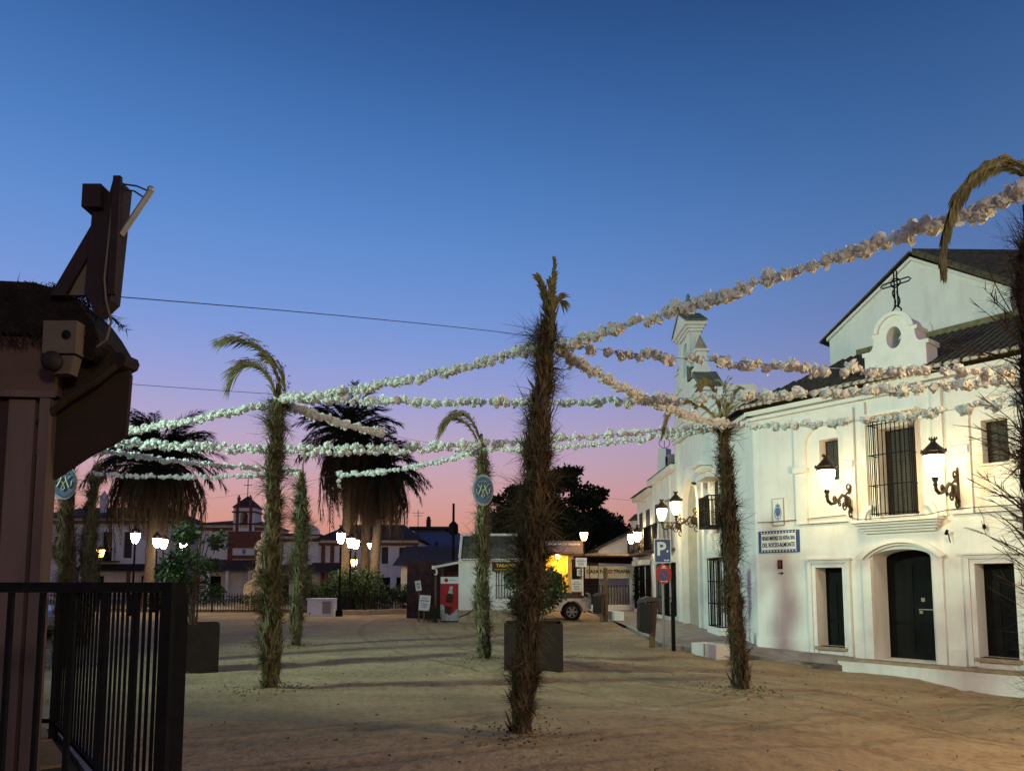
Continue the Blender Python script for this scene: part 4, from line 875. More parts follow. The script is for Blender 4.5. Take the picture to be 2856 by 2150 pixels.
# fallen straw and pebbles on the sand
lit = M(); rn = random.Random(404)
for i in range(1500):
    if i % 4: 
        px_, py_ = rn.choice(((.07, 7.85), (-3.65, 11.16), (3.68, 11.86), (-.59, 15.5), (-5.45, 18.5), (-8.5, 14))); q = abs(rn.gauss(0, .38)); a = rn.uniform(0, 6.28); x = px_ + q * math.cos(a); y = py_ + q * math.sin(a) * 1.2
    else: x = rn.uniform(-7, 9); y = rn.uniform(5, 22)
    if y < 18.2 - max(0, x - 6) * 1.25 or x < 4:
        z = gz(x, y) + .03; a = rn.uniform(0, 6.28); l_ = rn.uniform(.015, .06); w_ = rn.uniform(.002, .005); c, s = math.cos(a), math.sin(a)
        lit.add([(x - s * w_, y + c * w_, z - .012), (x + s * w_, y - c * w_, z - .012), (x + c * l_, y + s * l_, z + rn.uniform(-.015, .015)), (x, y, z + .012)], [(0, 1, 2), (0, 2, 3), (1, 2, 3)])
lit.build('fallen_straw', MOLIVE, kind='stuff')

# ------------------------------------------------------------------ left: kiosk corner, awning, sign bracket
K = thing('terrace_kiosk', 'dark kiosk with boarded wall and shaggy thatched roof edge at the left of the terrace', 'kiosk', (-2.545, 4.0, 0), R(5))
KX = -2.58; rr_ = random.Random(3)
M().prism([(-.01, .03), (-5, .03), (-5, 2.6), (-2.0, 2.6)], .40, 3.10, plane='xy').build('wall', MPINKD, K)
xx = 0.0
for wd_, mm, d in ((.055, MPINK, .075), (.035, MPINKD, .02), (.14, MPINK, .05), (.065, MPINKD, .03), (.14, MPINK, .05), (.065, MPINKD, .03), (.14, MPINK, .05), (.065, MPINKD, .03), (.14, MPINK, .05), (.065, MPINKD, .03)):
    M().box(xx - wd_ + .003, xx, -d, .028, .43, 2.61).build('board', mm, K); xx -= wd_
fa = M().box(-3.5, .02, -.075, .028, 2.63, 2.955).build('fascia', mat('brown_fascia', (.10, .062, .05), .8, .3, 4, .2, 20), K)
M().box(-3.5, .03, -.085, -.0751, 2.612, 2.65).build('fascia_strip', MPINK, fa)
RP = [(-3.5, 2.96), (.04, 2.96), (.08, 2.86), (.22, 2.82), (.27, 2.90), (.255, 2.97), (.20, 3.06), (.14, 3.14), (.08, 3.20), (-.1, 3.245), (-3.5, 3.30)]
thr = M().prism(RP, -.12, .30).build('roof_edge', MTHATCH, K)
fz = M()
for i in range(5200):
    x = rr_.uniform(-1.2, .24); k_ = rr_.random()
    top_ = 3.25 if x < .1 else 3.25 - (x - .1) * .9
    y = -.125 if k_ < .6 else rr_.uniform(-.12, .3); z = rr_.uniform(2.9 if x < .1 else 2.84, top_) if k_ < .6 else top_ - .01
    d = Vector((rr_.uniform(-.4, 1), rr_.uniform(-.7, .2), rr_.uniform(-1, .25 if k_ > .6 else -.1))).normalized() * rr_.uniform(.03, .09)
    fz.add([(x, y, z), (x + .006, y, z + .004), (x + d.x, y + d.y * .4, z + d.z)], [(0, 1, 2)])
fz.build('thatch_straws', MTHATCH, thr, kind='stuff')
# awning
AW = thing('folded_awning', 'brown canvas awning hanging folded from the kiosk corner', 'awning', (-.06, .0, 0))
cv = M().prism([(-2.56, 2.86), (-2.36, 2.98), (-2.20, 2.93), (-2.11, 2.84), (-2.085, 2.76), (-2.095, 2.42), (-2.14, 2.385), (-2.30, 2.30), (-2.50, 2.16), (-2.535, 2.30), (-2.55, 2.55)], 4.00, 4.03)
cv.build('canvas', MCANVAS, AW)
M().tube([(-2.55, 3.95, 2.48), (-2.40, 3.94, 2.60), (-2.24, 3.93, 2.70), (-2.13, 3.94, 2.80)], .018, 6).build('canvas_fold', MCANVAS, AW)
M().tube([(-2.12, 3.94, 2.83), (-2.10, 4.05, 2.83)], .045, 8).build('roller_end', MBROWN, AW); M().tube([(-2.53, 3.95, 2.30), (-2.53, 3.95, 2.95)], .02, 6).build('side_arm', MPLAST, AW)
# roof bracket with lamp arm
RB = thing('roof_bracket', 'brown timber sign bracket with diagonal brace and lamp arm on the kiosk roof', 'bracket', (.115, -.2, -.08))
M().prism([(-2.36, 3.12), (-2.28, 3.20), (-2.245, 3.86), (-2.30, 3.87), (-2.315, 3.80), (-2.40, 3.80), (-2.42, 3.25)], 4.0, 4.10).build('post', MBROWN, RB)
M().box(-2.285, -2.245, 3.975, 3.998, 3.22, 3.885).build('front_strip', MBROWN, RB)
M().prism([(-2.62, 3.23), (-2.54, 3.23), (-2.40, 3.50), (-2.40, 3.66)], 4.02, 4.08).build('brace', MBROWN, RB)
M().box(-2.44, -2.34, 3.96, 4.06, 3.70, 3.83).build('box', MBROWN, RB)
M().prism([(-2.53, 3.24), (-2.425, 3.24), (-2.425, 3.47)], 4.04, 4.06).build('infill_board', MPLAST, RB)
M().tube([(-2.25, 4.02, 3.57), (-2.10, 4.02, 3.82)], [.016, .016], 8).ball((-2.10, 4.02, 3.83), .02, 8).build('lamp_arm', MGALV, RB)
M().tube([(-2.25, 4.02, 3.86), (-2.18, 4.02, 3.85), (-2.11, 4.02, 3.82)], .005, 5).tube([(-2.25, 4.02, 3.83), (-2.19, 4.02, 3.82), (-2.13, 4.02, 3.78)], .005, 5).build('lamp_cable', MWIRE, RB)
M().tube([(-2.29, 3.99, 3.72), (-2.30, 3.97, 3.3), (-2.28, 3.96, 3.18), (-2.24, 3.95, 3.06), (-2.26, 3.95, 2.96), (-2.31, 3.95, 2.92)], .006, 5).build('down_cable', MPLAST, RB)
JB = thing('junction_box', 'cream junction box with round socket below the kiosk roof', 'junction box', (-2.43, 3.88, 2.88))
M().box(-.10, .08, -.06, .03, -.05, .13).build('case', MPLAST, JB); sk = M().lathe([(.001, 0), (.05, 0), (.055, .03), (.03, .05), (.001, .05)], (0, 0, 0), 12).build('socket', MBROWN, JB, True)
sk.location = (-.03, -.06, -.10); sk.rotation_euler.x = R(90)
sk = M().lathe([(.02, 0), (.026, .008), (.015, .014), (.001, .016)], (0, 0, 0), 10).build('plug', MIRON, JB); sk.location = (.03, -.06, .05); sk.rotation_euler.x = R(90)
M().prism([(-.06, -.16), (.05, -.16), (.07, -.06), (-.07, -.06)], -.05, .02).build('socket_plate', MPLAST, JB)

# ------------------------------------------------------------------ terrace floor with railing
TZ = .45
ter = M().prism([(-6, -3), (.9, -3), (.9, .2), (-1.20, 2.95), (-3.55, 6.0), (-6, 6.0)], -.2, TZ - .022, plane='xy').build('terrace_floor', MGROUT, kind='structure')
tl = M().box(-.145, .145, -.145, .145, -.02, .0)
tmesh2 = M().add([(-.145, -.145, -.02), (.145, -.145, -.02), (.145, .145, -.02), (-.145, .145, -.02), (-.14, -.14, 0), (.14, -.14, 0), (.14, .14, 0), (-.14, .14, 0)], [(4, 5, 6, 7), (0, 1, 5, 4), (1, 2, 6, 5), (2, 3, 7, 6), (3, 0, 4, 7)]).mesh('paving_tile', MTERR)
ang = math.atan2(6.0 - 2.95, -3.55 + 1.20); ca, sa = math.cos(ang), math.sin(ang)
for i in range(-3, 13):
    for j in range(1, 10):
        u, v = .2 + i * .30, .17 + j * .30 - .15
        x = -1.20 + ca * u - sa * v; y = 2.95 + sa * u + ca * v
        if x > -5 and y < 5.9 and y > 1.6 and (x > -2.5 or y > 4.2 + (-2.5 - x) * 1.1 or y < 3.7):
            o = link('paving_tile', tmesh2, ter); o.location = (x, y, TZ + rr_.uniform(-.004, .003)); o.rotation_euler.z = ang
for i in range(5):
    u0 = i * .78; a = (-1.20 + ca * u0, 2.95 + sa * u0); b = (-1.20 + ca * (u0 + .765), 2.95 + sa * (u0 + .765)); n_ = (-sa, ca)
    M().prism([a, b, (b[0] + n_[0] * .13, b[1] + n_[1] * .13), (a[0] + n_[0] * .13, a[1] + n_[1] * .13)], TZ - .021, TZ + .012, plane='xy').build('edge_stone', MKERB, ter)
def railing(label, a, b, z0, z1, sp, wb, post_a=True, post_b=True, pw=.03):
    A_, B_ = Vector((*a, z0)), Vector((*b, z0)); ln = (B_ - A_).length; rz = math.atan2(B_.y - A_.y, B_.x - A_.x)
    t = thing('metal_railing', label, 'railing', A_, rz, 'black terrace railings'); hh = z1 - z0
    M().box(-.02, ln + .02, -.02, .02, hh - .04, hh).build('top_rail', MIRON, t); M().box(0, ln, -.012, .012, .10, .13).build('bottom_rail', MIRON, t)
    bm_ = M().box(-wb, wb, -wb, wb, .131, hh - .041).mesh('bar', MIRON); n = int(ln / sp)
    for i in range(1, n): o = link('bar', bm_, t); o.location = (ln * i / n, 0, 0)
    pm_ = M().box(-pw, pw, -pw, pw, -.02, hh - .041).mesh('post', MIRON)
    for ok, x in ((post_a, 0), (post_b, ln)):
        if ok: o = link('post', pm_, t); o.location = (x, 0, 0)
    return t
railing('black railing panel nearest the camera with widely spaced bars', (-3.6, 2.9), (-1.36, 2.9), TZ - .02, 1.602, .122, .009, pw=.022)
railing('black railing panel running back beside the sand, bars seen close together', (-1.34, 2.95), (-3.42, 5.55), TZ, 1.600, .118, .0065, pw=.028)
railing('far black railing panel closing the terrace behind the kiosk wall', (-5.6, 5.6), (-3.46, 5.6), TZ, 1.598, .115, .009, False, False)

# ------------------------------------------------------------------ leafy plants
def leaf_cloud(m, c, rad, n, ls, rn, asp=.45):
    for i in range(n):
        while True:
            d = Vector((rn.uniform(-1, 1), rn.uniform(-1, 1), rn.uniform(-1, 1)))
            if d.length <= 1: break
        q = .55 + .45 * d.length
        p = Vector(c) + Vector((d.x * rad[0], d.y * rad[1], d.z * rad[2]))
        a = Vector((rn.gauss(0, 1), rn.gauss(0, 1), rn.gauss(-.2, .8))).normalized(); b = a.cross(Vector((rn.gauss(0, 1), rn.gauss(0, 1), rn.gauss(0, 1)))).normalized(); s = ls * rn.uniform(.6, 1.3)
        m.add([p, p + a * s * .5 + b * s * asp * .5, p + a * s, p + a * s * .5 - b * s * asp * .5], [(0, 1, 2, 3)])
def planter(label, plabel, x, y, rz, wdt, dep, h, seed, px, pr, top, nl):
    z0 = gz(x, y) - .02; t = thing('metal_planter', label, 'planter', (x, y, z0), rz, 'square steel planters')
    a, b = wdt / 2, dep / 2
    M().box(-a, a, -b, -b + .02, 0, h).box(-a, a, b - .02, b, 0, h).box(-a, -a + .02, -b + .021, b - .021, 0, h).box(a - .02, a, -b + .021, b - .021, 0, h).build('box', MCORTEN, t)
    M().box(-a + .021, a - .021, -b + .021, b - .021, .1, h - .08).build('soil', MGROUT, t)
    rn = random.Random(seed); s = thing('planter_shrub', plabel, 'shrub', (x, y, z0 + h - .08), rz)
    st = M()
    for i in range(7): st.tube([(rn.uniform(-.1, .1), rn.uniform(-.1, .1), 0), (rn.uniform(-.2, .2) + px * .5, rn.uniform(-.2, .2), top * .5), (rn.uniform(-.35, .35) + px, rn.uniform(-.3, .3), top * .9)], [.02, .014, .006], 5)
    st.build('stem', MBARK, s)
    m = M()
    for i in range(16): leaf_cloud(m, (px + rn.uniform(-pr, pr), rn.uniform(-pr, pr) * .7, top * rn.uniform(.25, .9)), (.22, .22, .2), nl // 16, .10, rn)
    m.build('foliage', MLEAF2, s, kind='stuff')
planter('dark steel planter box directly behind the central pole', 'leafy green shrub growing in the planter behind the central pole', .42, 14.27, R(-2), 1.10, 1.1, .87, 1, .02, .46, 1.2, 2600)
planter('dark steel planter box beside the black railing at left', 'leafy shrub in the left planter with garden lamps shining through it', -5.93, 13.6, R(23), .95, .95, .88, 2, .0, .5, 2.0, 3000)

# ------------------------------------------------------------------ pavement furniture by the white street
PS = thing('parking_sign_post', 'grey steel post with blue parking sign above a round no-parking sign', 'sign post', (4.0, 19.38, gz(4.0, 19.38)), 0)
M().tube([(0, 0, -.05), (0, 0, 2.85)], .03, 10).build('post', MGALV, PS)
sp_ = M().box(-.22, .22, -.055, -.035, 2.27, 2.90).build('parking_sign', MBLUE, PS); M().prism(rect(-.225, .225, 2.265, 2.905), -.058, -.034, [rect(-.205, .205, 2.285, 2.885)]).build('border', MWHITE, sp_)
text_mesh('letter', 'P', .50, MWHITE, sp_, (-.04, -.060, 2.62), off=.012)
M().prism([(.02, 2.335), (.07, 2.365), (.07, 2.345), (.13, 2.345), (.13, 2.365), (.18, 2.335), (.13, 2.305), (.13, 2.325), (.07, 2.325), (.07, 2.305)], -.062, -.057).build('arrow', MWHITE, sp_)
M().box(.10, .15, -.062, -.057, 2.55, 2.60).build('symbol', MWHITE, sp_)
rs_ = M().prism(arc(.02, 1.97, .205, .26, 0, 350, 35), -.055, -.035).build('no_parking_sign', MRED, PS)
M().prism(arc(.02, 1.93, .12, .15, 0, 345, 23), -.060, -.056).build('disc', MBLUE, rs_); M().prism([(.02 - .1, 2.03), (.02 - .08, 2.05), (.02 + .1, 1.85), (.02 + .08, 1.83)], -.064, -.061).build('slash', MRED, rs_)
M().box(-.06, .10, -.062, -.057, 2.12, 2.135).box(-.02, .06, -.062, -.057, 2.15, 2.19).build('symbol', MWHITE, rs_); M().prism([(-.08, 1.78), (-.03, 1.80), (-.03, 1.785), (.07, 1.785), (.07, 1.80), (.12, 1.78), (.07, 1.76), (.07, 1.775), (-.03, 1.775), (-.03, 1.76)], -.062, -.057).build('arrow', MWHITE, rs_)
bp = M().box(-.045, .045, -.045, .045, -.05, 1.25).add([(-.045, -.045, 1.25), (.045, -.045, 1.25), (.045, .045, 1.25), (-.045, .045, 1.25), (0, 0, 1.29)], [(0, 1, 4), (1, 2, 4), (2, 3, 4), (3, 0, 4)]).build('black_bollard', MIRON)
bp.location = (4.2, 19.15, gz(4.2, 19.15)); tag(bp, 'slim square black post standing right of the parking sign', 'post')
def litter_bin(label, x, y, sc=1.0, rz=0):
    t = thing('litter_bin', label, 'litter bin', (x, y, gz(x, y) - .03), rz, 'litter bins on wooden posts')
    M().prism([(.0, 0), (.13, 0), (.24, 1.28), (.05, 1.30)], -.05, .05).build('wooden_post', MWOOD, t)
    b_ = M().prism([(-.26, .45), (-.05, .40), (.06, .46), (.06, 1.2), (-.28, 1.22), (-.30, .55)], -.22, .22).build('bin', MBIN, t)
    M().box(-.302, -.25, -.14, .14, .98, 1.08).build('slot', MBLACK, b_)
    M().box(-.10, .04, -.226, -.221, .95, 1.06).build('slot', MBLACK, b_)
    M().prism([(-.30, 1.225), (.26, 1.30), (.24, 1.36), (-.02, 1.40), (-.22, 1.34)], -.25, .25).build('lid', mat('grey_lid', (.07, .07, .06), .8, .3, 8), t)
    t.scale = (sc, sc, sc); return t
litter_bin('dark litter bin with grey lid on a leaning wooden post beside the parking sign', 3.72, 19.95)
litter_bin('distant dark litter bin beside the wooden pole before the bar', 3.5, 29.3, .85)
bn = M().box(-.23, .23, -.9, 0, -.15, .30).build('white_block_bench', MW); bn.location = (4.88, 19.3, gz(4.9, 19.3)); bn.rotation_euler.z = R(28); tag(bn, 'low whitewashed block bench behind the black post on the pavement', 'bench')
M().box(-.24, .24, -.5, -.46, .0, .302).build('joint', MSTONE, bn)
bn = M().box(-.2, .2, -.9, .9, -.1, .40).build('white_block_bench', MW); bn.location = (4.1, 30.2, gz(4.1, 30.2)); bn.rotation_euler.z = R(12); tag(bn, 'distant whitewashed block bench near the wooden pole before the bar', 'bench')
wp = M().tube([(0, 0, -.1), (.01, 0, 2.15)], [.10, .085], 8).build('wooden_pole', MWOOD, smooth=True); wp.location = (3.75, 29.4, .05); tag(wp, 'thick plain wooden pole standing in front of the bar lettering', 'pole')

# ------------------------------------------------------------------ vehicles
def wheel(par, x, y, z, r, w_, flip):
    t_ = M().lathe([(r * .62, -w_ / 2), (r * .93, -w_ / 2), (r, -w_ * .35), (r, w_ * .35), (r * .93, w_ / 2), (r * .62, w_ / 2)], (0, 0, 0), 28, False).build('tyre', MRUB, par, True)
    t_.location = (x, y, z); t_.rotation_euler.x = R(90)
    M().lathe([(r * .61, w_ * .30), (r * .001, w_ * .28)], (0, 0, 0), 20).build('brake_disc', MRUB, t_)
    rim = M().lathe([(r * .56, w_ * .40), (r * .62, w_ * .50), (r * .64, w_ * .44)], (0, 0, 0), 24, False)
    rim.lathe([(.06, w_ * .26), (.065, w_ * .44), (.03, w_ * .48), (.001, w_ * .48)], (0, 0, 0), 10)
    for i in range(6):
        a = i * 1.0472; c_2, s_2 = math.cos(a), math.sin(a)
        rim.add([(c_2 * .05 - s_2 * .03, s_2 * .05 + c_2 * .03, w_ * .42), (c_2 * .05 + s_2 * .03, s_2 * .05 - c_2 * .03, w_ * .42), (c_2 * r * .58 + s_2 * .045, s_2 * r * .58 - c_2 * .045, w_ * .42), (c_2 * r * .58 - s_2 * .045, s_2 * r * .58 + c_2 * .045, w_ * .42)], [(0, 1, 2, 3)])
    rm = rim.build('rim', MGALV, t_); 
    if flip:
        for q_ in t_.children: q_.rotation_euler = (R(180), 0, 0)
def car(name, label, cat, loc, rz, prof, glass, L1, wb, r, width, paint, lower, roofz):
    """prof: side outline of the body (x forward, z up) with wheel arches cut in by radius"""
    t = thing(name, label, cat, loc, rz); h2 = width / 2
    def arched(pts):
        o_ = []
        for p in pts:
            if p == 'F' or p == 'R':
                cx_ = wb[0] if p == 'F' else wb[1]
                o_ += [(cx_ + (r + .09) * math.cos(R(a)), r + (r + .09) * math.sin(R(a))) for a in (range(-8, 189, 14) if True else ())]
            else: o_.append(p)
        return o_
    M().prism(arched(prof), -h2, h2).build('body', paint, t)
    for sg in (-1, 1):
        for cx_ in wb:
            M().prism(arc(cx_, r, r + .17, r + .17, 4, 176, 14) + arc(cx_, r, r + .07, r + .07, 176, 4, 14), sg * h2 - .03 if sg < 0 else h2 - .02, sg * h2 + .02 if sg < 0 else h2 + .03).build('wheel_arch', lower, t)
            wheel(t, cx_, sg * (h2 - .11), r, r, .23, sg > 0)
    gl = M().prism(glass, -h2 + .06, h2 - .06).build('cabin', MCGL, t)
    M().prism(roofz, -h2 + .10, h2 - .10).build('roof', paint, t)
    return t
SV = car('parked_suv', 'silver and black off-road car parked behind the planter, front to the right', 'car', (.0, 31.05, .03), 0,
    [(3.18, .48), (3.22, .75), (3.18, .92), (2.95, 1.04), (2.35, 1.16), (2.05, 1.2), (-.95, 1.2), (-1.3, 1.1), (-1.32, .5), (-1.1, .42), 'R', (-.0, .40), (1.9, .40), 'F', (2.95, .42)][::-1][::1] if False else
    [(3.18, .48), (3.22, .75), (3.18, .92), (2.95, 1.04), (2.35, 1.14), (2.05, 1.18), (-.95, 1.2), (-1.3, 1.1), (-1.32, .5)] + [(-.28 + .47 * math.cos(R(a)), .38 + .47 * math.sin(R(a))) for a in range(184, -5, -14)] + [(.4, .40), (1.9, .40)] + [(2.47 + .47 * math.cos(R(a)), .38 + .47 * math.sin(R(a))) for a in range(184, -5, -14)],
    [(1.95, 1.17), (1.35, 1.72), (-1.0, 1.74), (-1.25, 1.18)], None, (2.47, -.28), .38, 1.78, MCARD, MSILV, [(1.38, 1.722), (1.30, 1.80), (-.9, 1.82), (-1.05, 1.742)])
M().prism([(3.0, 1.03), (2.35, 1.165), (2.05, 1.20), (1.4, 1.22), (1.4, 1.0), (2.9, .95)], -.80, .80).build('bonnet', MCARD, SV)
M().prism([(3.20, .50), (3.235, .75), (3.2, .90), (2.95, .93), (-1.32, .93), (-1.335, .52)] + [(-.28 + .48 * math.cos(R(a)), .38 + .48 * math.sin(R(a))) for a in range(184, -5, -14)] + [(.4, .42), (1.9, .42)] + [(2.47 + .48 * math.cos(R(a)), .38 + .48 * math.sin(R(a))) for a in range(184, -5, -14)], -.905, .905).build('lower_panel', MSILV, SV)
for sg in (-1, 1):
    M().prism([(3.16, .80), (3.19, .92), (2.98, 1.0), (2.85, .82)], sg * .91 - .02, sg * .91 + .02).build('headlight', MGALV, SV)
    M().tube([(3.24, sg * .35, .5), (3.30, sg * .35, .8), (3.26, sg * .35, 1.08), (3.15, sg * .35, 1.14)], .028, 8).build('bull_bar', MGALV, SV)
M().box(3.19, 3.27, -.88, .88, .50, .66).build('bumper', MSILV, SV); M().tube([(3.27, -.36, 1.08), (3.27, .36, 1.08)], .025, 8).build('bull_bar', MGALV, SV)
CZ = gz(-13, 20) - .01
CR = car('parked_car', 'silver car half hidden behind the kiosk wall and railing at left', 'car', (-16.0, 20.3, CZ), 0,
    [(3.55, .45), (3.58, .70), (3.4, .85), (2.5, 1.0), (2.2, 1.02), (-.3, 1.05), (-.5, .95), (-.52, .4)] + [(.25 + .40 * math.cos(R(a)), .31 + .40 * math.sin(R(a))) for a in range(184, -5, -14)] + [(.9, .3), (2.3, .3)] + [(2.78 + .40 * math.cos(R(a)), .31 + .40 * math.sin(R(a))) for a in range(184, -5, -14)],
    [(2.55, 1.0), (1.7, 1.47), (.2, 1.49), (-.4, 1.04)], None, (2.78, .25), .31, 1.72, MSILV, MSILV, [(1.74, 1.472), (1.65, 1.52), (.3, 1.53), (.15, 1.492)])
for sg in (-1, 1): M().prism([(3.5, .62), (3.53, .76), (3.2, .84), (3.15, .70)], sg * .86 - .02, sg * .86 + .02).build('headlight', MGALV, CR)

# ------------------------------------------------------------------ tobacco kiosk
T = thing('tobacco_kiosk', 'small white kiosk with corrugated roof and yellow tobacco lettering', 'kiosk', (0, 28, 0))
kz = .05
M().prism(rect(-2.05, 1.22, .56, 2.47), 0, 1.9, [rect(-.62, .18, 1.02, 2.0)]).build('wall', MW, T)
st_ = random.Random(9); x = -2.04
while x < 1.2:
    w_ = min(st_.uniform(.25, .5), 1.21 - x)
    M().box(x, x + w_ - .012, -.012, .1, kz - .15, .30).build('stone', MSTONE, T); M().box(x - .0, x + w_ - .03, -.010, .1, .312, .552).build('stone', MSTONE, T); x += w_
M().box(-2.035, 1.21, .012, 1.88, kz - .15, .553).build('stone_base', MSTONE, T)
cg = M(); n = 66; vs = []
for j, (yy_, zz) in enumerate(((-.18, 2.50), (.95, 3.46), (2.05, 2.50))):
    for i in range(n + 1):
        x = -2.02 + 3.2 * i / n; vs.append((x + (.22 if yy_ > 0 and yy_ < 1 else 0) * 0, yy_, zz + .028 * math.cos(i * math.pi / 2 * 1.0)))
for j in range(2):
    for i in range(n): cg.f.append((j * (n + 1) + i, j * (n + 1) + i + 1, (j + 1) * (n + 1) + i + 1, (j + 1) * (n + 1) + i))
cg.v = vs; kr = cg.build('corrugated_roof', MCORR, T, True)
M().prism([(0.02, 2.475), (1.88, 2.475), (.95, 3.42)], -2.045, -1.96, plane='yz').build('gable_end', MW, T); M().prism([(0.02, 2.475), (1.88, 2.475), (.95, 3.42)], 1.13, 1.215, plane='yz').build('gable_end', MW, T)
M().box(-2.06, 1.24, -.05, -.002, 2.38, 2.468).build('eave_board', MTRIM, T)
M().tube([(-2.0, .95, 3.50), (1.2, .95, 3.50)], .055, 8).build('ridge_cap', MTRIM, kr)
for x in (-2.0, 1.17): M().tube([(x, -.2, 2.55), (x, .95, 3.52)], .05, 8).build('verge', MTRIM, kr)
sc_m = M().prism(arc(0, 0, .06, .05, 0, 180, 8), -.03, -.0).mesh('roof_scallop', MTRIM)
for i in range(26): o = link('roof_scallop', sc_m, kr); o.location = (-1.95 + i * .122, -.16, 2.472)
sgn = M().box(-.76, .34, -.10, -.052, 2.04, 2.40).build('shop_sign', MMAROON, T)
text_mesh('lettering', 'TABACOS', .17, MYEL, sgn, (-.22, -.106, 2.25), off=.007, sx=1.02); M().box(-.68, .10, -.112, -.102, 2.095, 2.115).build('underline', MYEL, sgn); M().box(.16, .30, -.112, -.102, 2.095, 2.112).build('underline', MYEL, sgn)
wn_ = M().box(-.62, .18, .06, .10, 1.02, 2.0).build('window', MWHITE, T)
bm_ = M().box(-.010, .010, -.05, -.03, 1.0, 2.02).mesh('window_bar', MIRON)
for i in range(8): o = link('window_bar', bm_, wn_); o.location = (-.60 + i * .11, 0, 0)
for z in (1.02, 1.5, 1.98): M().box(-.64, .2, -.029, -.015, z, z + .015).build('window_rail', MIRON, wn_)
M().tube([(-2.04, -.02, .30), (-1.7, -.04, .42), (-1.45, -.03, .62), (-1.3, -.03, .9)], .015, 5).build('wall_hose', MIRON, T)
LT = thing('lean_to_roof', 'lean-to roof with white gutter left of the tobacco kiosk', 'lean-to', (0, 28, 0))
M().add([(-3.05, .3, 2.26), (-2.07, .3, 2.46), (-2.07, 3.2, 2.46), (-3.05, 3.2, 2.26), (-3.05, .3, 2.30), (-2.07, .3, 2.50), (-2.07, 3.2, 2.50), (-3.05, 3.2, 2.30)], [(0, 1, 2, 3), (4, 5, 6, 7), (0, 1, 5, 4), (1, 2, 6, 5), (2, 3, 7, 6), (3, 0, 4, 7)]).build('roof', MROOFB, LT)
M().tube([(-3.0, .24, 2.20), (-2.07, .24, 2.38)], .05, 8).box(-3.10, -2.98, .18, .30, 2.12, 2.26).tube([(-2.95, .24, 2.15), (-2.90, .24, 2.02), (-2.92, .24, 1.93), (-3.0, .24, 1.92)], .035, 8).build('gutter', MTRIM, LT)
M().box(-3.0, -2.92, 3.0, 3.1, 0, 2.3).box(-3.0, -2.92, .36, .44, 0, 2.24).build('support', MWOOD, LT)
M().box(-4.5, -2.1, 3.3, 3.5, -.1, 2.5).build('back_wall', MROOFB, LT)
V = thing('vending_machine', 'red and white drinks vending machine with a big bottle picture', 'vending machine', (-2.41, 28.25, gz(-2.4, 28.2)))
M().box(-.36, .36, 0, .7, .02, 1.74).build('case', mat('machine_case', (.07, .07, .08), .5, .2), V)
M().box(-.345, .345, -.03, -.002, 1.47, 1.73).build('header', MWHITE, V); M().box(-.345, .345, -.03, -.002, .05, 1.465).build('red_front', MRED, V)
M().prism(arc(-.13, 1.60, .075, .075, 0, 345, 23), -.036, -.031).build('round_logo', MRED, V); M().box(-.01, .22, -.035, -.031, 1.60, 1.615).build('print_line', MBLACK, V)
ice = mat('ice_print', (.42, .50, .52), .5, .4, 9)
M().prism([(-.345, .05), (.345, .05), (.345, .40), (.28, .52), (.22, .42), (.10, .30), (0, .24), (-.12, .36), (-.2, .58), (-.26, .68), (-.345, .66)], -.036, -.031).build('ice_picture', ice, V)
bt = [(-.05, 1.38), (-.06, 1.22), (-.12, 1.05), (-.14, .85), (-.11, .68), (-.14, .50), (-.10, .32)]
bt2 = [(a + .0, b) for a, b in bt] + [(-a, b) for a, b in bt[::-1]]
bot = M().prism(bt2, -.042, -.037).build('bottle_picture', mat('bottle_print', (.05, .015, .012), .4, .4, 12), V); bot.location.x = -.03; bot.rotation_euler.y = R(8); bot.location.x = -.12
M().prism([(-.06, 1.38), (-.065, 1.22), (-.10, 1.1), (.10, 1.1), (.065, 1.22), (.06, 1.38)], -.047, -.043).build('bottle_neck', ice, bot); M().box(-.135, .135, -.047, -.043, .60, .74).build('bottle_label', MRED, bot)
def poster(label, loc, rz, w_, h_, tilt=0, post=True):
    t = thing('poster_board', label, 'poster', loc, rz)
    b_ = M().box(-w_ / 2, w_ / 2, -.02, 0, 0, h_).build('board', MWHITE, t); b_.rotation_euler.y = R(tilt)
    ink = mat('poster_print', (.30, .38, .45), .6, .3)
    for q, (f, wf) in enumerate(((.80, .5), (.62, .8), (.45, .6), (.34, .55), (.22, .5))): M().box(-w_ * wf / 2, w_ * wf / 2, -.024, -.021, h_ * f - .018, h_ * f + .018 + (.02 if q == 1 else 0)).build('print_line', ink, b_)
    if post: M().box(-.03, .03, .002, .04, -loc[2] + gz(loc[0], loc[1]) - .05, .05).build('stake', MWOOD, t)
    return t
poster('pale notice board on a stake, lower one left of the vending machine', (-3.35, 27.9, .55), R(0), .42, .58, 5)
poster('small pale notice tilted above the lower notice board', (-3.6, 28.3, 1.30), 0, .22, .38, -8)
hs = M(); rn = random.Random(31); leaf_cloud(hs, (0, 0, .25), (.3, .3, .35), 700, .08, rn); o = hs.build('low_bush', MTREEH, kind=None); o.location = (-3.0, 27.95, gz(-3, 28)); tag(o, 'small dark bush beside the foot of the vending machine', 'bush')

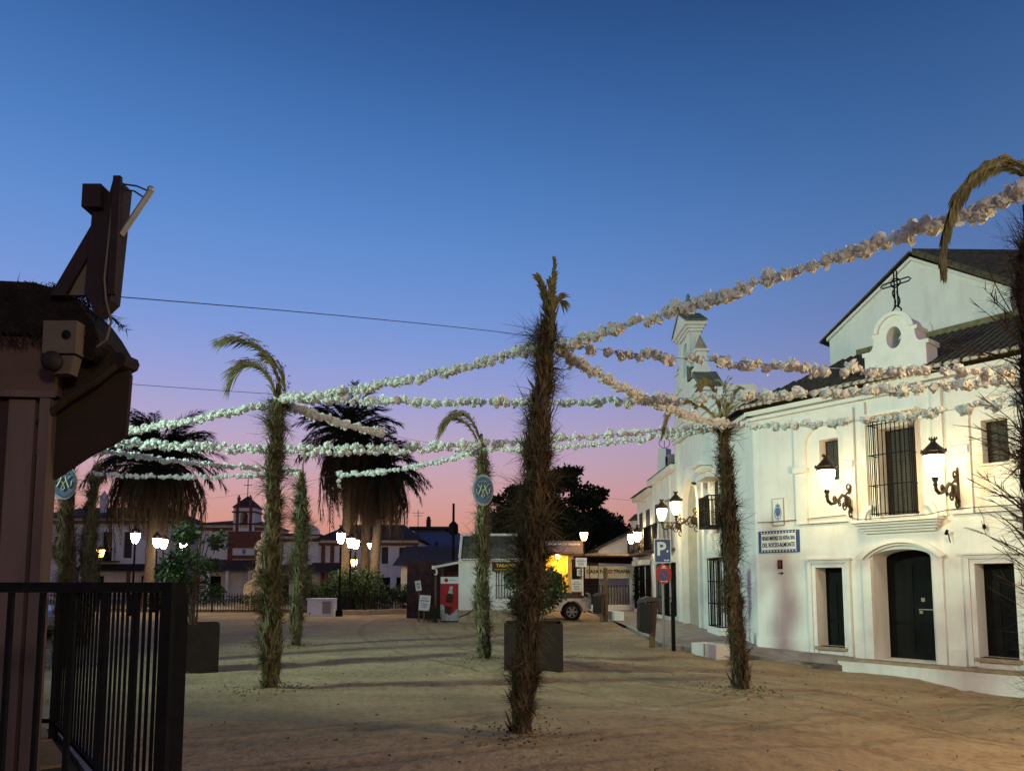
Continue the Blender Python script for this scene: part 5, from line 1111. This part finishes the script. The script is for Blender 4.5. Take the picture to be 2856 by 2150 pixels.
# ------------------------------------------------------------------ bar at the end of the street
B = thing('street_bar', 'open-fronted bar with a painted name board above dark railings', 'bar', (0, 39.5, 0))
zb = .05
M().box(3.70, 6.62, 0, .12, 1.84, 2.52).build('name_board', MBEIGE, B)
text_mesh('lettering', 'CASA PACO TRIANA', .27, MBLACK, B, (5.22, -.012, 2.20), off=.009, sx=.93)
M().box(3.70, 6.62, -.1, .12, zb - .3, .42).build('low_wall', MW, B)
M().box(6.35, 6.60, 0, .12, .422, 1.838).build('pillar', MW2, B); M().box(3.70, 3.86, 0, .12, .422, 1.838).build('pillar', MW2, B)
M().box(3.5, 6.8, 3.0, 3.2, 0, 3).build('back_wall', MROOFB, B)
bm_ = M().box(-.02, .02, .03, .07, .43, 1.42).mesh('railing_bar', MIRON)
for i in range(16): o = link('railing_bar', bm_, B); o.location = (3.95 + i * .157, 0, 0)
M().box(3.87, 6.34, .03, .07, 1.421, 1.46).build('railing_top', MIRON, B)
ch = mat('bar_interior_pale', (.5, .42, .36), .9)
for i, (xx, ww) in enumerate(((5.05, .12), (5.25, .16), (5.5, .14), (5.72, .2), (6.05, .22))): M().box(xx, xx + ww, 1.0, 1.1, .3, 1.4).build('chair_cover', ch, B)
cpy = thing('bar_canopy', 'thin flat canopy roof over the bar front', 'canopy', (0, 39.5, 0))
M().box(3.3, 6.6, -1.5, .8, 3.02, 3.10).build('roof', MROOFB, cpy); M().box(3.28, 6.62, -1.53, -1.501, 3.00, 3.12).build('edge_strip', MWOOD, cpy)
for x in (4.05, 4.5): M().tube([(x, -1.4, 1.8 + 1.22), (x, -1.4, .1)], .02, 6).build('support', MIRON, cpy)
M().prism([(3.6, 2.7), (6.6, 2.62), (6.6, 3.0), (3.6, 3.0)], .3, .36).build('back_valance', MTHATCH, cpy)
E2 = thing('bar_porch', 'porch lit yellow beside the parked off-road car', 'porch', (0, 39.0, 0))
M().box(1.0, 3.25, 1.2, 1.3, 0, 3.0).build('back_wall', MLAMPLIT, E2); M().box(2.95, 3.15, -.2, 1.19, 0, 3.0).build('side_wall', MLAMPLIT, E2); M().box(.9, 3.3, -.3, 1.3, 3.01, 3.06).build('ceiling', MLAMPLIT, E2)
M().box(2.15, 2.75, 1.15, 1.198, .1, 2.1).build('door', MDOOR, E2)
pa = thing('bar_awning', 'faded purple awning lettered with the bar name above the lit porch', 'awning', (0, 38.6, 0))
M().prism([(0, 3.80), (.05, 3.82), (.10, 3.78), (-.35, 3.45), (-.36, 3.10), (-.33, 3.08), (-.31, 3.42)], 1.2, 3.75, plane='yz').build('canvas', MPURP, pa)
M().prism([(0, 3.80), (-.35, 3.45), (-.36, 3.10), (0, 3.10)], 3.72, 3.76, plane='yz').build('side_flap', MPURP, pa)
text_mesh('lettering', 'CASA PACO TRIANA', .19, MWHITE, pa, (2.75, -.215, 3.62), rot=(47, 0, 0), off=.008, sx=.95)
def small_lamp(label, loc, glass, r, post=None):
    t = thing('street_lantern', label, 'lantern', loc)
    M().lathe([(r * .5, -r), (r * .75, -r * .5), (r, r * .6), (r * 1.02, r)], (0, 0, 0), 10).build('glass', glass, t, True)
    M().lathe([(r * 1.15, r * 1.01), (r * .7, r * 1.5), (r * .15, r * 1.9), (r * .05, r * 2.3)], (0, 0, 0), 10).build('cap', MIRON, t)
    if post: M().tube([(0, 0, -r), (0, 0, post - loc[2])], [.035, .05], 8).build('post', MIRON, t)
    else: M().lathe([(r * .3, -r * 1.6), (r * .5, -r * 1.02)], (0, 0, 0), 8).tube([(0, 0, -r * 1.5), (0, .3, -r * 2.2), (0, .9, -r * 2)], .02, 6).build('bracket', MIRON, t)
    return t
small_lamp('orange lit street lantern above the purple bar awning', (3.72, 37.6, 3.98), MSODIUM, .20, gz(3.7, 37.6))
small_lamp('small orange lantern hanging over the lit porch', (2.42, 38.4, 2.98), MSODIUM, .13)
point_light('porch_bulb', (2.45, 39.2, 2.72), 170, (1.0, .62, .12), .08)
poster('white notice board left of the bar lettering on a post', (3.50, 36.9, 2.40), 0, .56, .46, 0)
poster('tall poster leaning by the post in front of the bar', (3.25, 36.8, 1.15), 0, .52, .62, 0)
poster('small pale notice below the white notice board', (3.45, 36.95, 1.95), 0, .32, .36, 0)
RH = thing('tiled_shed', 'low tiled shed roof with little chimney behind the bar canopy', 'shed', (0, 42, 0))
M().prism([(5.0, 0), (9, 0), (9, 5.2), (7.2, 4.6), (5.0, 3.5)], 0, 4).build('wall', MW2, RH)
M().prism([(4.8, 3.42), (7.3, 4.66), (9.2, 5.3), (9.2, 5.42), (7.3, 4.8), (4.8, 3.56)], -.3, 4.3).build('roof', MTILE, RH)
M().box(7.0, 7.4, .2, .6, 4.5, 5.2).build('chimney', MW2, RH); M().prism([(6.8, 5.21), (7.6, 5.21), (7.2, 5.6)], .1, .7).build('chimney_cap', MTILE, RH)
cl_ = M(); rn = random.Random(77); leaf_cloud(cl_, (0, 0, 1.3), (.25, .3, 1.2), 900, .12, rn); o = cl_.build('climbing_plant', MTREEH); o.location = (6.55, 38.2, .1); tag(o, 'dark climbing plant at the right end of the bar front', 'plant')

# ------------------------------------------------------------------ garden: fence, kerb, box, lamp posts, statue
def lamp_post(label, x, y, glass=MGLASS_FAR, h=3.15):
    t = thing('lamp_post', label, 'lamp post', (x, y, gz(x, y) - .03), 0, 'garden lamp posts')
    M().lathe([(.16, 0), (.16, .25), (.11, .32), (.10, .9), (.06, 1.0), (.045, 1.1), (.04, h - .15), (.06, h - .12), (.04, h)], (0, 0, 0), 10).build('post', MIRON, t, True)
    lantern_parts(t, (0, 0, h + .1), glass, 1.0); return t
for lb, px_, Y_ in (('tall lit lamp post in front of the nearest palm trunk', 951, 32.65), ('lit lamp post between the palm trunks, left of a pair', 979, 36.6), ('lit lamp post between the palm trunks, right of a pair', 993, 38.0), ('lit lamp post half hidden by the middle palm trunk', 1026, 41.0),
                    ('lit lamp post beneath the left palm', 379, 32.8), ('lit lamp post behind the left shrub, left of a pair', 440, 36.6), ('lit lamp post behind the left shrub, right of a pair', 459, 38.0), ('lit lamp post seen through the left shrub foliage', 514, 41.0)):
    lamp_post(lb, (px_ - 1428) / 2030 * Y_ * 1.003, Y_)
small_lamp('small orange lantern on the far left house front', (-22.6, 40.0, 3.2), MSODIUM, .2, .3)
small_lamp('small orange lantern among the bushes under the palms', (-8.45, 39.0, 2.65), MSODIUM, .18, .3)
FN = thing('garden_fence', 'low black iron garden fence along the far side of the sand', 'fence', (0, 0, 0))
fb = M(); pts = [(-27, 36.4), (-14.9, 36.4), (-10.5, 36.2), (-9.5, 34.8), (-7.0, 34.6), (-4.7, 36.5)]
for a, b in zip(pts, pts[1:]):
    A_, B_ = Vector((*a, 0)), Vector((*b, 0)); n = int((B_ - A_).length / .14)
    for i in range(n):
        p = A_.lerp(B_, i / n); z = gz(p.x, p.y); fb.box(p.x - .012, p.x + .012, p.y - .012, p.y + .012, z + .05, z + .95); 
    d = (B_ - A_).normalized(); sdv = Vector((-d.y, d.x, 0)) * .02
    r_ = M()
    for z in (.12, .78):
        za, zb_ = gz(*a) + z, gz(*b) + z; r_.tube([(a[0], a[1], za), (b[0], b[1], zb_)], .018, 5)
    r_.build('rail', MIRON, FN)
    M().lathe([(.05, 0), (.05, 1.05), (.07, 1.08), (.02, 1.16)], (a[0], a[1], gz(*a)), 8).build('post', MIRON, FN)
fb.build('bars', MIRON, FN, kind='stuff')
gk = M(); 
gd = M().prism([(-30, 37.0), (-14.5, 36.6), (-10.3, 36.4), (-9.3, 35.0), (-6.9, 34.8), (-4.5, 36.7), (-4.5, 52), (-30, 52)], 0, .20, plane='xy').build('garden_bed', mat('garden_soil', (.20, .13, .075), .95, .4, 2, .4, 9), kind='structure')
bk = M().prism([(-9.3, 34.1), (-6.6, 33.9), (-4.2, 36.2), (-4.4, 36.5), (-6.8, 34.3), (-9.2, 34.45)], .0, .34, plane='xy').build('low_garden_wall', MSTONE); tag(bk, 'low rounded stone garden edging in front of the palms', 'wall')
pth = M().box(-27, -9.5, 38.0, 43, .18, .216).build('path', mat('pale_path', (.44, .36, .26), .9, .2, 2), kind='structure')
UB = thing('utility_box', 'white utility cabinet with grey door standing before the garden fence', 'utility box', (-8.62, 33.5, gz(-8.6, 33.5) - .02), R(-8))
M().box(-.62, .62, -.35, .35, 0, .74).build('case', MWHITE, UB); M().box(-.66, .66, -.39, .39, .745, .80).build('lid', MWHITE, UB); M().box(.10, .5, -.37, -.353, .12, .66).build('door', MGALV, UB); M().box(-.52, -.46, -.36, -.352, .1, .16).build('vent', MIRON, UB)
ST = thing('garden_statue', 'pale robed statue on a stepped stone pedestal in the garden', 'statue', (-13.7, 40.0, .2))
M().box(-1.0, 1.0, -1.0, 1.0, 0, .35).build('pedestal_base', MSTONE, ST); M().lathe([(1.05, .352), (.95, 1.3), (.65, 1.55)], (0, 0, 0), 4).build('pedestal', MSTONE, ST); M().lathe([(.55, 1.552), (.5, 1.95), (.6, 2.0), (.6, 2.06)], (0, 0, 0), 4).build('pedestal_cap', MSTONE, ST)
fgm = M().lathe([(.34, 2.07), (.36, 2.3), (.30, 2.8), (.27, 3.2), (.30, 3.5), (.27, 3.68), (.12, 3.76), (.085, 3.82), (.10, 3.88), (.125, 3.98), (.11, 4.10), (.06, 4.17), (.01, 4.19)], (0, 0, 0), 14)
for sg in (-1, 1): fgm.tube([(sg * .26, 0, 3.62), (sg * .36, -.08, 3.35), (sg * .22, -.26, 3.22), (sg * .06, -.30, 3.36)], [.09, .08, .07, .05], 8)
for i in range(10): a = i * .63; fgm.tube([(.33 * math.cos(a), .33 * math.sin(a), 2.08), (.31 * math.cos(a + .1), .31 * math.sin(a + .1), 2.7), (.26 * math.cos(a + .1), .26 * math.sin(a + .1), 3.3)], [.05, .04, .03], 5)
fgm.build('figure', mat('pale_statue_stone', (.5, .42, .36), .85, .2, 6), ST, True)

# ------------------------------------------------------------------ trees
def palm(label, x, y, z0, hcrown, rt_, rc, nf, nd, seed, lean=0, dead_len=2.6, skirt=1.2):
    rn = random.Random(seed); t = thing('palm_tree', label, 'palm tree', (x, y, z0), 0, 'date palms in the garden')
    pr = []; k = 26
    tv = M(); vs = []; n = 14
    for i in range(k + 1):
        z = hcrown * i / k; rr = rt_ * (1.12 - .2 * i / k) * (1 + (.05 if i % 2 else -.03))
        for j in range(n): a = 2 * math.pi * j / n; q = rr * (1 + .05 * rn.uniform(-1, 1)); vs.append((lean * i / k + q * math.cos(a), q * math.sin(a), z))
    tv.add(vs, [(i * n + j, i * n + (j + 1) % n, (i + 1) * n + (j + 1) % n, (i + 1) * n + j) for i in range(k) for j in range(n)]); tv.build('trunk', MTRUNK, t, True)
    meshes = []
    for v in range(4):
        m = M(); dr = (.02, .25, .55, .9)[v]
        frond_geo(m, bez((0, 0, 0), (rc * .35, 0, rc * .25), (rc * .75, 0, rc * (.22 - dr * .25)), (rc, 0, -rc * dr * .55), 10), rc * .17, .045, 34, .45, .045, rn, .25); meshes.append(m.mesh('frond', MPALM))
    for i in range(nf):
        el = math.asin(rn.uniform(-.15, 1.0) ** 1 if True else 0); v = min(3, max(0, int((1.1 - el) * 2.6)))
        o = link('frond', meshes[v], t); o.location = (lean, 0, hcrown + rn.uniform(-.1, .35)); o.rotation_euler = (rn.uniform(-.3, .3), -el * .85 + .12, rn.uniform(0, 6.28)); s = rn.uniform(.82, 1.08); o.scale = (s, s, s)
    dms = []
    for v in range(3):
        m = M(); L_ = dead_len * (.8, 1.0, 1.2)[v]; frond_geo(m, bez((.15, 0, 0), (skirt * .7, 0, .45), (skirt * (1.0 + .12 * v), 0, -L_ * .25), (skirt * (.75 + .15 * v), 0, -L_), 9), .40, .06, 34, .6, .04, rn, .7); dms.append(m.mesh('dead_frond', MDEAD))
    for i in range(nd):
        o = link('dead_frond', dms[i % 3], t); o.location = (lean, 0, hcrown - rn.uniform(.0, .7)); s = rn.uniform(.7, 1.15); o.scale = (s * rn.uniform(.35, 1.1), s, s); o.rotation_euler = (0, rn.uniform(-.1, .1), rn.uniform(0, 6.28))
    return t
palm('tall palm with drooping skirt, left trunk of the three beside the garden lamps', -9.25, 40, .2, 9.2, .24, 3.0, 84, 100, 1, .25, 3.2, 1.6)
palm('middle palm of the three beside the garden lamps', -8.30, 41, .2, 7.7, .24, 2.5, 50, 80, 2, .1, 2.4, 1.2)
palm('right palm of the three with the lowest crown', -7.62, 40, .2, 7.3, .24, 2.6, 60, 90, 3, .35, 2.4, 1.5)
palm('large palm at left with a wide dark crown and hanging dead leaves', -19.95, 40, .2, 7.7, .24, 3.5, 110, 150, 4, .25, 3.0, 2.4)
def broad_tree(label, x, y, z0, th, clumps, ls, seed, mt, trunk_r=.3):
    rn = random.Random(seed); t = thing('leafy_tree', label, 'tree', (x, y, z0)); tr = M().tube([(0, 0, 0), (.1, 0, th * .5), (0, 0, th)], [trunk_r, trunk_r * .8, trunk_r * .6], 9)
    m = M()
    for c, rad, n in clumps:
        tr.tube([(0, 0, th * .8), Vector((0, 0, th)).lerp(Vector(c), .5), c], [trunk_r * .45, trunk_r * .25, .04], 6)
        leaf_cloud(m, c, rad, n, ls, rn)
        for q in range(6):
            a = rn.uniform(0, 6.28); e = rn.uniform(-.4, 1.2); d = Vector((math.cos(a) * math.cos(e) * rad[0], math.sin(a) * math.cos(e) * rad[1], math.sin(e) * rad[2])); leaf_cloud(m, Vector(c) + d * rn.uniform(.8, 1.15), (rad[0] * .35, rad[1] * .35, rad[2] * .3), n // 7, ls, rn)
    tr.build('trunk', MBARK, t, True); m.build('crown', mt, t, kind='stuff'); return t
rn = random.Random(55); cl = []
for i in range(30):
    a = rn.uniform(0, 6.28); rr = math.sqrt(rn.uniform(.05, 1)); cl.append(((3.7 * rr * math.cos(a), 2.2 * rr * math.sin(a), 5.2 + (3.6 * math.sqrt(max(0, 1 - rr * rr)) - .6) * rn.uniform(-.75, 1)), (rn.uniform(.9, 1.5), 1.1, rn.uniform(.8, 1.2)), 1100))
cl += [((.8, 0, 8.3), (1.3, 1.2, .9), 1300), ((-2.4, 0, 6.8), (1.3, 1.0, 1.0), 1100), ((2.6, 0, 7.2), (1.2, 1.0, .9), 1100), ((-3.6, 0, 4.6), (1.1, 1.0, 1.2), 1100), ((4.2, 0, 5.0), (1.1, 1.0, 1.2), 1100), ((3.4, 0, 3.6), (1.6, 1.0, 1.0), 1100), ((-2.4, 0, 3.4), (1.6, 1.0, 1.0), 1100), ((.5, 0, 3.6), (1.6, 1.0, 1.0), 1100)]
broad_tree('big dark leafy tree behind the bar and tobacco kiosk', 2.6, 50, .3, 3.6, cl, .34, 61, MLEAF, .4)
cl = [((rn.uniform(-.4, .4), rn.uniform(-.3, .3), z), (.75 - z * .08, .6, .7), 500) for z in (1.4, 2.2, 3.0, 3.8, 4.6)]
broad_tree('slender dark evergreen at the right end of the big tree', 6.7, 49, .3, 2.0, cl, .2, 62, MLEAF, .15)
def bush(label, x, y, rx, ry, rz_, n, ls, mt, seed, z0=.2):
    rn = random.Random(seed); m = M(); t = thing('garden_bush', label, 'bush', (x, y, z0))
    for i in range(int(n / 120)):
        a = rn.uniform(0, 6.28); q = rn.uniform(.2, .9); leaf_cloud(m, (rx * q * math.cos(a), ry * q * math.sin(a), rz_ * rn.uniform(.25, .9) * (1.1 - .4 * q)), (rx * .4, ry * .4, rz_ * .3), 120, ls, rn)
    m.build('foliage', mt, t, kind='stuff'); s = M()
    for i in range(6): a = i * 1.05; s.tube([(0, 0, -.1), (rx * .5 * math.cos(a), ry * .5 * math.sin(a), rz_ * .7)], [.05, .02], 5)
    s.build('stem', MBARK, t)
bush('rounded hedge bush around the foot of the palms', -8.1, 38.2, 1.6, 1.2, 2.1, 5200, .17, MLEAF2, 1)
bush('smaller bush left of the lamp post under the palms', -9.9, 37.8, .9, .8, 1.6, 1800, .15, MLEAF2, 2)
bush('low dark flower bed plants in front of the statue', -12.6, 37.6, 1.6, .7, .8, 1800, .14, MTREEH, 3)
bush('dark clipped bush at the right end of the garden', -5.6, 38.6, 1.5, 1.0, 1.3, 2600, .16, MTREEH, 4)
bush('dark bush under the left palm beside the garden path', -17.5, 37.9, 1.3, .8, 1.5, 2200, .16, MTREEH, 5)

# ------------------------------------------------------------------ far row of houses
def far_house(name, label, x0, x1, y, eave, ridge_h, wall, wins, doors, roofmat=MROOFB, dep=7, hip=True):
    t = thing(name, label, 'house', (0, y, .35)); z0 = -.5
    M().prism(rect(x0, x1, z0, eave), 0, .35, [rect(a, b, c, d) for a, b, c, d in wins + doors]).box(x0, x1, .36, dep, z0, eave).build('wall', wall, t)
    i_ = 1.6 if hip else 0
    M().add([(x0 - .3, -.4, eave), (x1 + .3, -.4, eave), (x1 + .3, dep + .3, eave), (x0 - .3, dep + .3, eave), (x0 + i_, dep / 2, ridge_h), (x1 - i_, dep / 2, ridge_h), (x0 - .3, -.4, eave + .12), (x1 + .3, -.4, eave + .12)], [(0, 1, 7, 6), (6, 7, 5, 4), (1, 2, 5, 7), (2, 3, 4, 5), (3, 0, 6, 4)]).build('roof', roofmat, t)
    M().box(x0 - .1, x1 + .1, -.22, -.001, eave - .45, eave - .22).build('cornice', MBRICK, t)
    for a, b, c, d in wins:
        w_ = M().box(a, b, .2, .25, c, d).build('window', MSHUT, t); M().box(a - .08, b + .08, -.08, -.002, c - .1, c).build('sill', MTRIM, w_)
    for a, b, c, d in doors: M().box(a, b, .2, .25, c, d).build('door', MDOOR, t)
    return t
hr = far_house('far_house', 'long two-storey house right of the palms with dark roof and narrow windows', -15.8, -7.8, 60, 4.75, 6.3, MW2, [(-14.1, -13.5, 2.85, 4.2), (-10.75, -10.2, 2.8, 4.2), (-9.3, -8.75, 2.75, 4.15)], [(-14.2, -13.2, -.5, 1.7), (-10.9, -10.0, -.5, 1.7), (-9.5, -8.7, -.5, 1.7)])
for x in (-15.7, -14.95, -8.1): M().box(x, x + .3, -.12, -.002, -.5, 4.3).build('brick_pilaster', MBRICK, hr)
M().box(-12.4, -11.7, -.5, -.002, 2.7, 3.2).build('air_conditioner', MWHITE, hr)
M().prism([(0, 2.9), (-1.8, 2.15), (-1.8, 2.05), (0, 2.75)], -16.4, -13.4, plane='yz').build('porch_roof', MROOFB, hr)
for x in (-16.2, -14.9, -13.6): M().box(x, x + .2, -1.75, -1.55, -.4, 2.04).build('porch_post', MWOOD, hr)
hm = far_house('far_house', 'dim arcaded house between the wrapped poles with curved parapet', -20.4, -15.9, 60.3, 5.1, 5.6, MW2, [(-17.6, -16.9, 2.9, 4.6), (-19.6, -19.0, 2.9, 4.5)], [(-19.5, -18.4, -.5, 1.9), (-17.6, -16.6, -.5, 1.9)])
M().prism([(-17.9, 5.0)] + arc(-16.9, 5.3, 1.0, .75, 180, 0, 12) + [(-15.9, 5.0)], -.3, -.05).build('curved_parapet', MW2, hm)
M().prism([(0, 2.75), (-1.6, 2.1), (-1.6, 2.0), (0, 2.6)], -20.3, -16.6, plane='yz').build('porch_roof', MROOFB, hm)
hb_ = far_house('far_house', 'house with red brick front and small bell tower carrying a weather vane', -25.6, -20.6, 60, 6.0, 6.7, MW2, [(-24.9, -24.2, 3.9, 5.0)], [(-25.0, -23.9, -.5, 1.8)])
M().prism(rect(-23.35, -20.7, 2.4, 5.45), -.25, -.003, [rect(-23.0, -21.1, 3.5, 4.1), rect(-23.0, -21.1, 2.4, 3.2)]).build('brick_front', MBRICK, hb_); M().box(-23.0, -21.1, -.1, -.004, 3.5, 4.1).build('name_panel', MWHITE, hb_); M().box(-23.0, -21.1, -.08, -.004, 2.4, 3.2).build('white_panel', MW2, hb_)
M().prism(arc(-22.05, 3.8, .14, .22, 0, 330, 11), -.13, -.101).build('panel_emblem', MBLUEW, hb_)
bt_ = M().prism(rect(-22.95, -21.2, 5.46, 7.5), -.3, 1.4, [arch_hole(-22.4, -21.75, 5.75, 6.7, .33)]).build('bell_tower', MW2, hb_)
for x in (-22.72, -21.62): M().box(x, x + .22, -.36, -.302, 5.46, 7.6).build('tower_pilaster', MBRICK, bt_)
M().box(-23.05, -21.1, -.42, 1.5, 7.0, 7.12).box(-23.0, -21.15, -.40, 1.48, 7.4, 7.5).build('tower_cornice', MBRICK, bt_)
M().add([(-23.0, -.4, 7.501), (-21.15, -.4, 7.501), (-21.15, 1.5, 7.501), (-23.0, 1.5, 7.501), (-22.08, .5, 8.5)], [(0, 1, 4), (1, 2, 4), (2, 3, 4), (3, 0, 4)]).build('tower_roof', MROOFB, bt_)
for x, z in ((-22.55, 8.2), (-21.6, 8.2)): M().lathe([(.14, -.7), (.14, 0), (.18, .05), (.05, .12), (.09, .2), (.01, .3)], (x, -.25, z), 8).build('tower_pinnacle', MBRICK, bt_)
M().tube([(-22.05, .3, 8.4), (-22.05, .3, 10.3)], .035, 5).tube([(-22.4, .3, 9.35), (-21.7, .3, 9.35)], .03, 5).tube([(-23.1, .3, 9.9), (-21.9, .3, 9.98)], .025, 5).build('weather_vane', MIRON, bt_)
M().prism(arch_hole(-22.4, -21.75, 5.75, 6.7, .33), .9, 1.0).build('niche_back', MSHUT, bt_); M().lathe([(.2, 5.8), (.16, 6.3), (.2, 6.5), (.08, 6.6), (.1, 6.72), (.02, 6.85)], (-22.1, .3, 0), 8).build('niche_figure', MBRICK, bt_)
M().prism([(0, 3.15), (-2.0, 2.3), (-2.0, 2.2), (0, 3.0)], -26.2, -20.7, plane='yz').build('porch_roof', MROOFB, hb_)
for x in (-26.0, -24.3, -22.8, -21.0): M().box(x, x + .22, -1.9, -1.7, -.4, 2.2).build('porch_post', MW2, hb_)
hl = far_house('far_house', 'white house behind the left palm with a dark balcony door', -38, -27.4, 58, 6.4, 7.6, MW2, [(-31.0, -30.3, 3.2, 5.3)], [(-32.7, -31.9, 3.0, 5.3), (-33.5, -32.4, -.5, 1.8), (-29.5, -28.6, -.5, 1.8)])
M().box(-33.4, -31.2, -.8, 0, 2.86, 2.99).build('balcony_slab', MROOFB, hl)
for i in range(10): M().box(-33.35 + i * .23, -33.31 + i * .23, -.78, -.74, 2.99, 3.9).build('balcony_bar', MIRON, hl)
M().box(-33.4, -31.2, -.79, -.73, 3.9, 3.95).build('balcony_rail', MIRON, hl)
M().prism([(0, 2.75), (-1.6, 2.3), (-1.6, 2.2), (0, 2.6)], -34, -27.5, plane='yz').build('porch_roof', MTHATCH, hl)
for x in (-33.8, -32.2, -29.8, -28.0): M().box(x, x + .2, -1.55, -1.35, -.4, 2.2).build('porch_post', MWOOD, hl)
for x in (-34.6, -33.6): M().box(x, x + .4, 1, 1.5, 6.4, 8.3).add([(x, 1, 8.301), (x + .4, 1, 8.301), (x + .4, 1.5, 8.301), (x, 1.5, 8.301), (x + .2, 1.25, 8.8)], [(0, 1, 4), (1, 2, 4), (2, 3, 4), (3, 0, 4)]).build('chimney', MW2, hl)
hu = thing('blue_house', 'flat-roofed bluish house between the palms and the tobacco kiosk', 'house', (0, 68, .4))
M().box(-10.2, -5.0, 0, 6, -.5, 5.9).build('wall', MBLUEW, hu); M().box(-9.6, -5.9, -.4, 6.4, 6.2, 6.42).build('roof_slab', MROOFB, hu); M().box(-9.2, -6.3, .3, 6, 5.901, 6.199).build('roof_storey', MBLUEW, hu)
M().box(-8.1, -7.7, .5, .9, 6.42, 7.1).lathe([(.28, 7.1), (.15, 7.2), (.2, 7.32), (.02, 7.5)], (-7.9, .7, 0), 8).build('chimney', MSHUT, hu); M().box(-7.2, -6.9, -.01, -.002, 4.6, 5.0).build('window', MSHUT, hu)
M().box(-10.4, -4.0, -3.2, -.5, -.5, 4.2).build('front_wing', MROOFB, hu)
fd_ = thing('kiosk_backyard_house', 'dark low building behind the tobacco kiosk and lean-to', 'house', (0, 46, .25))
M().box(-7.0, -1.2, 0, 5, -.4, 2.6).build('wall', MW2, fd_); M().add([(-7.4, -1.0, 2.4), (-.9, -1.0, 2.4), (-.9, 5, 3.9), (-7.4, 5, 3.9)], [(0, 1, 2, 3)]).build('roof', MROOFB, fd_)
tp = thing('utility_pole', 'thin dark pole with a box rising behind the tobacco kiosk', 'pole', (-3.55, 44, .2)); M().tube([(0, 0, 0), (0, 0, 6.2)], [.10, .07], 8).build('post', MIRON, tp); M().lathe([(.2, 4.3), (.3, 4.5), (.28, 4.9), (.1, 5.1)], (0, 0, 0), 8).build('box', MIRON, tp)
for i, (x, y, z0, h_, lb) in enumerate(((-17.4, 60.5, 5.4, 3.6, 'thin rooftop aerial behind the left frond-topped pole'), (-15.2, 60.5, 5.2, 4.2, 'tall thin rooftop aerial right of the pale green pole'), (-7.9, 61, 5.3, 2.4, 'thin rooftop aerial at the right end of the long far house'))):
    an = thing('roof_aerial', lb, 'aerial', (x, y, z0)); M().tube([(0, 0, -.4), (0, 0, h_)], .03, 5).build('mast', MIRON, an); M().tube([(-.5, 0, h_ * .9), (.5, 0, h_ * .9)], .02, 4).tube([(-.35, 0, h_ * .8), (.35, 0, h_ * .8)], .02, 4).build('rod', MIRON, an)
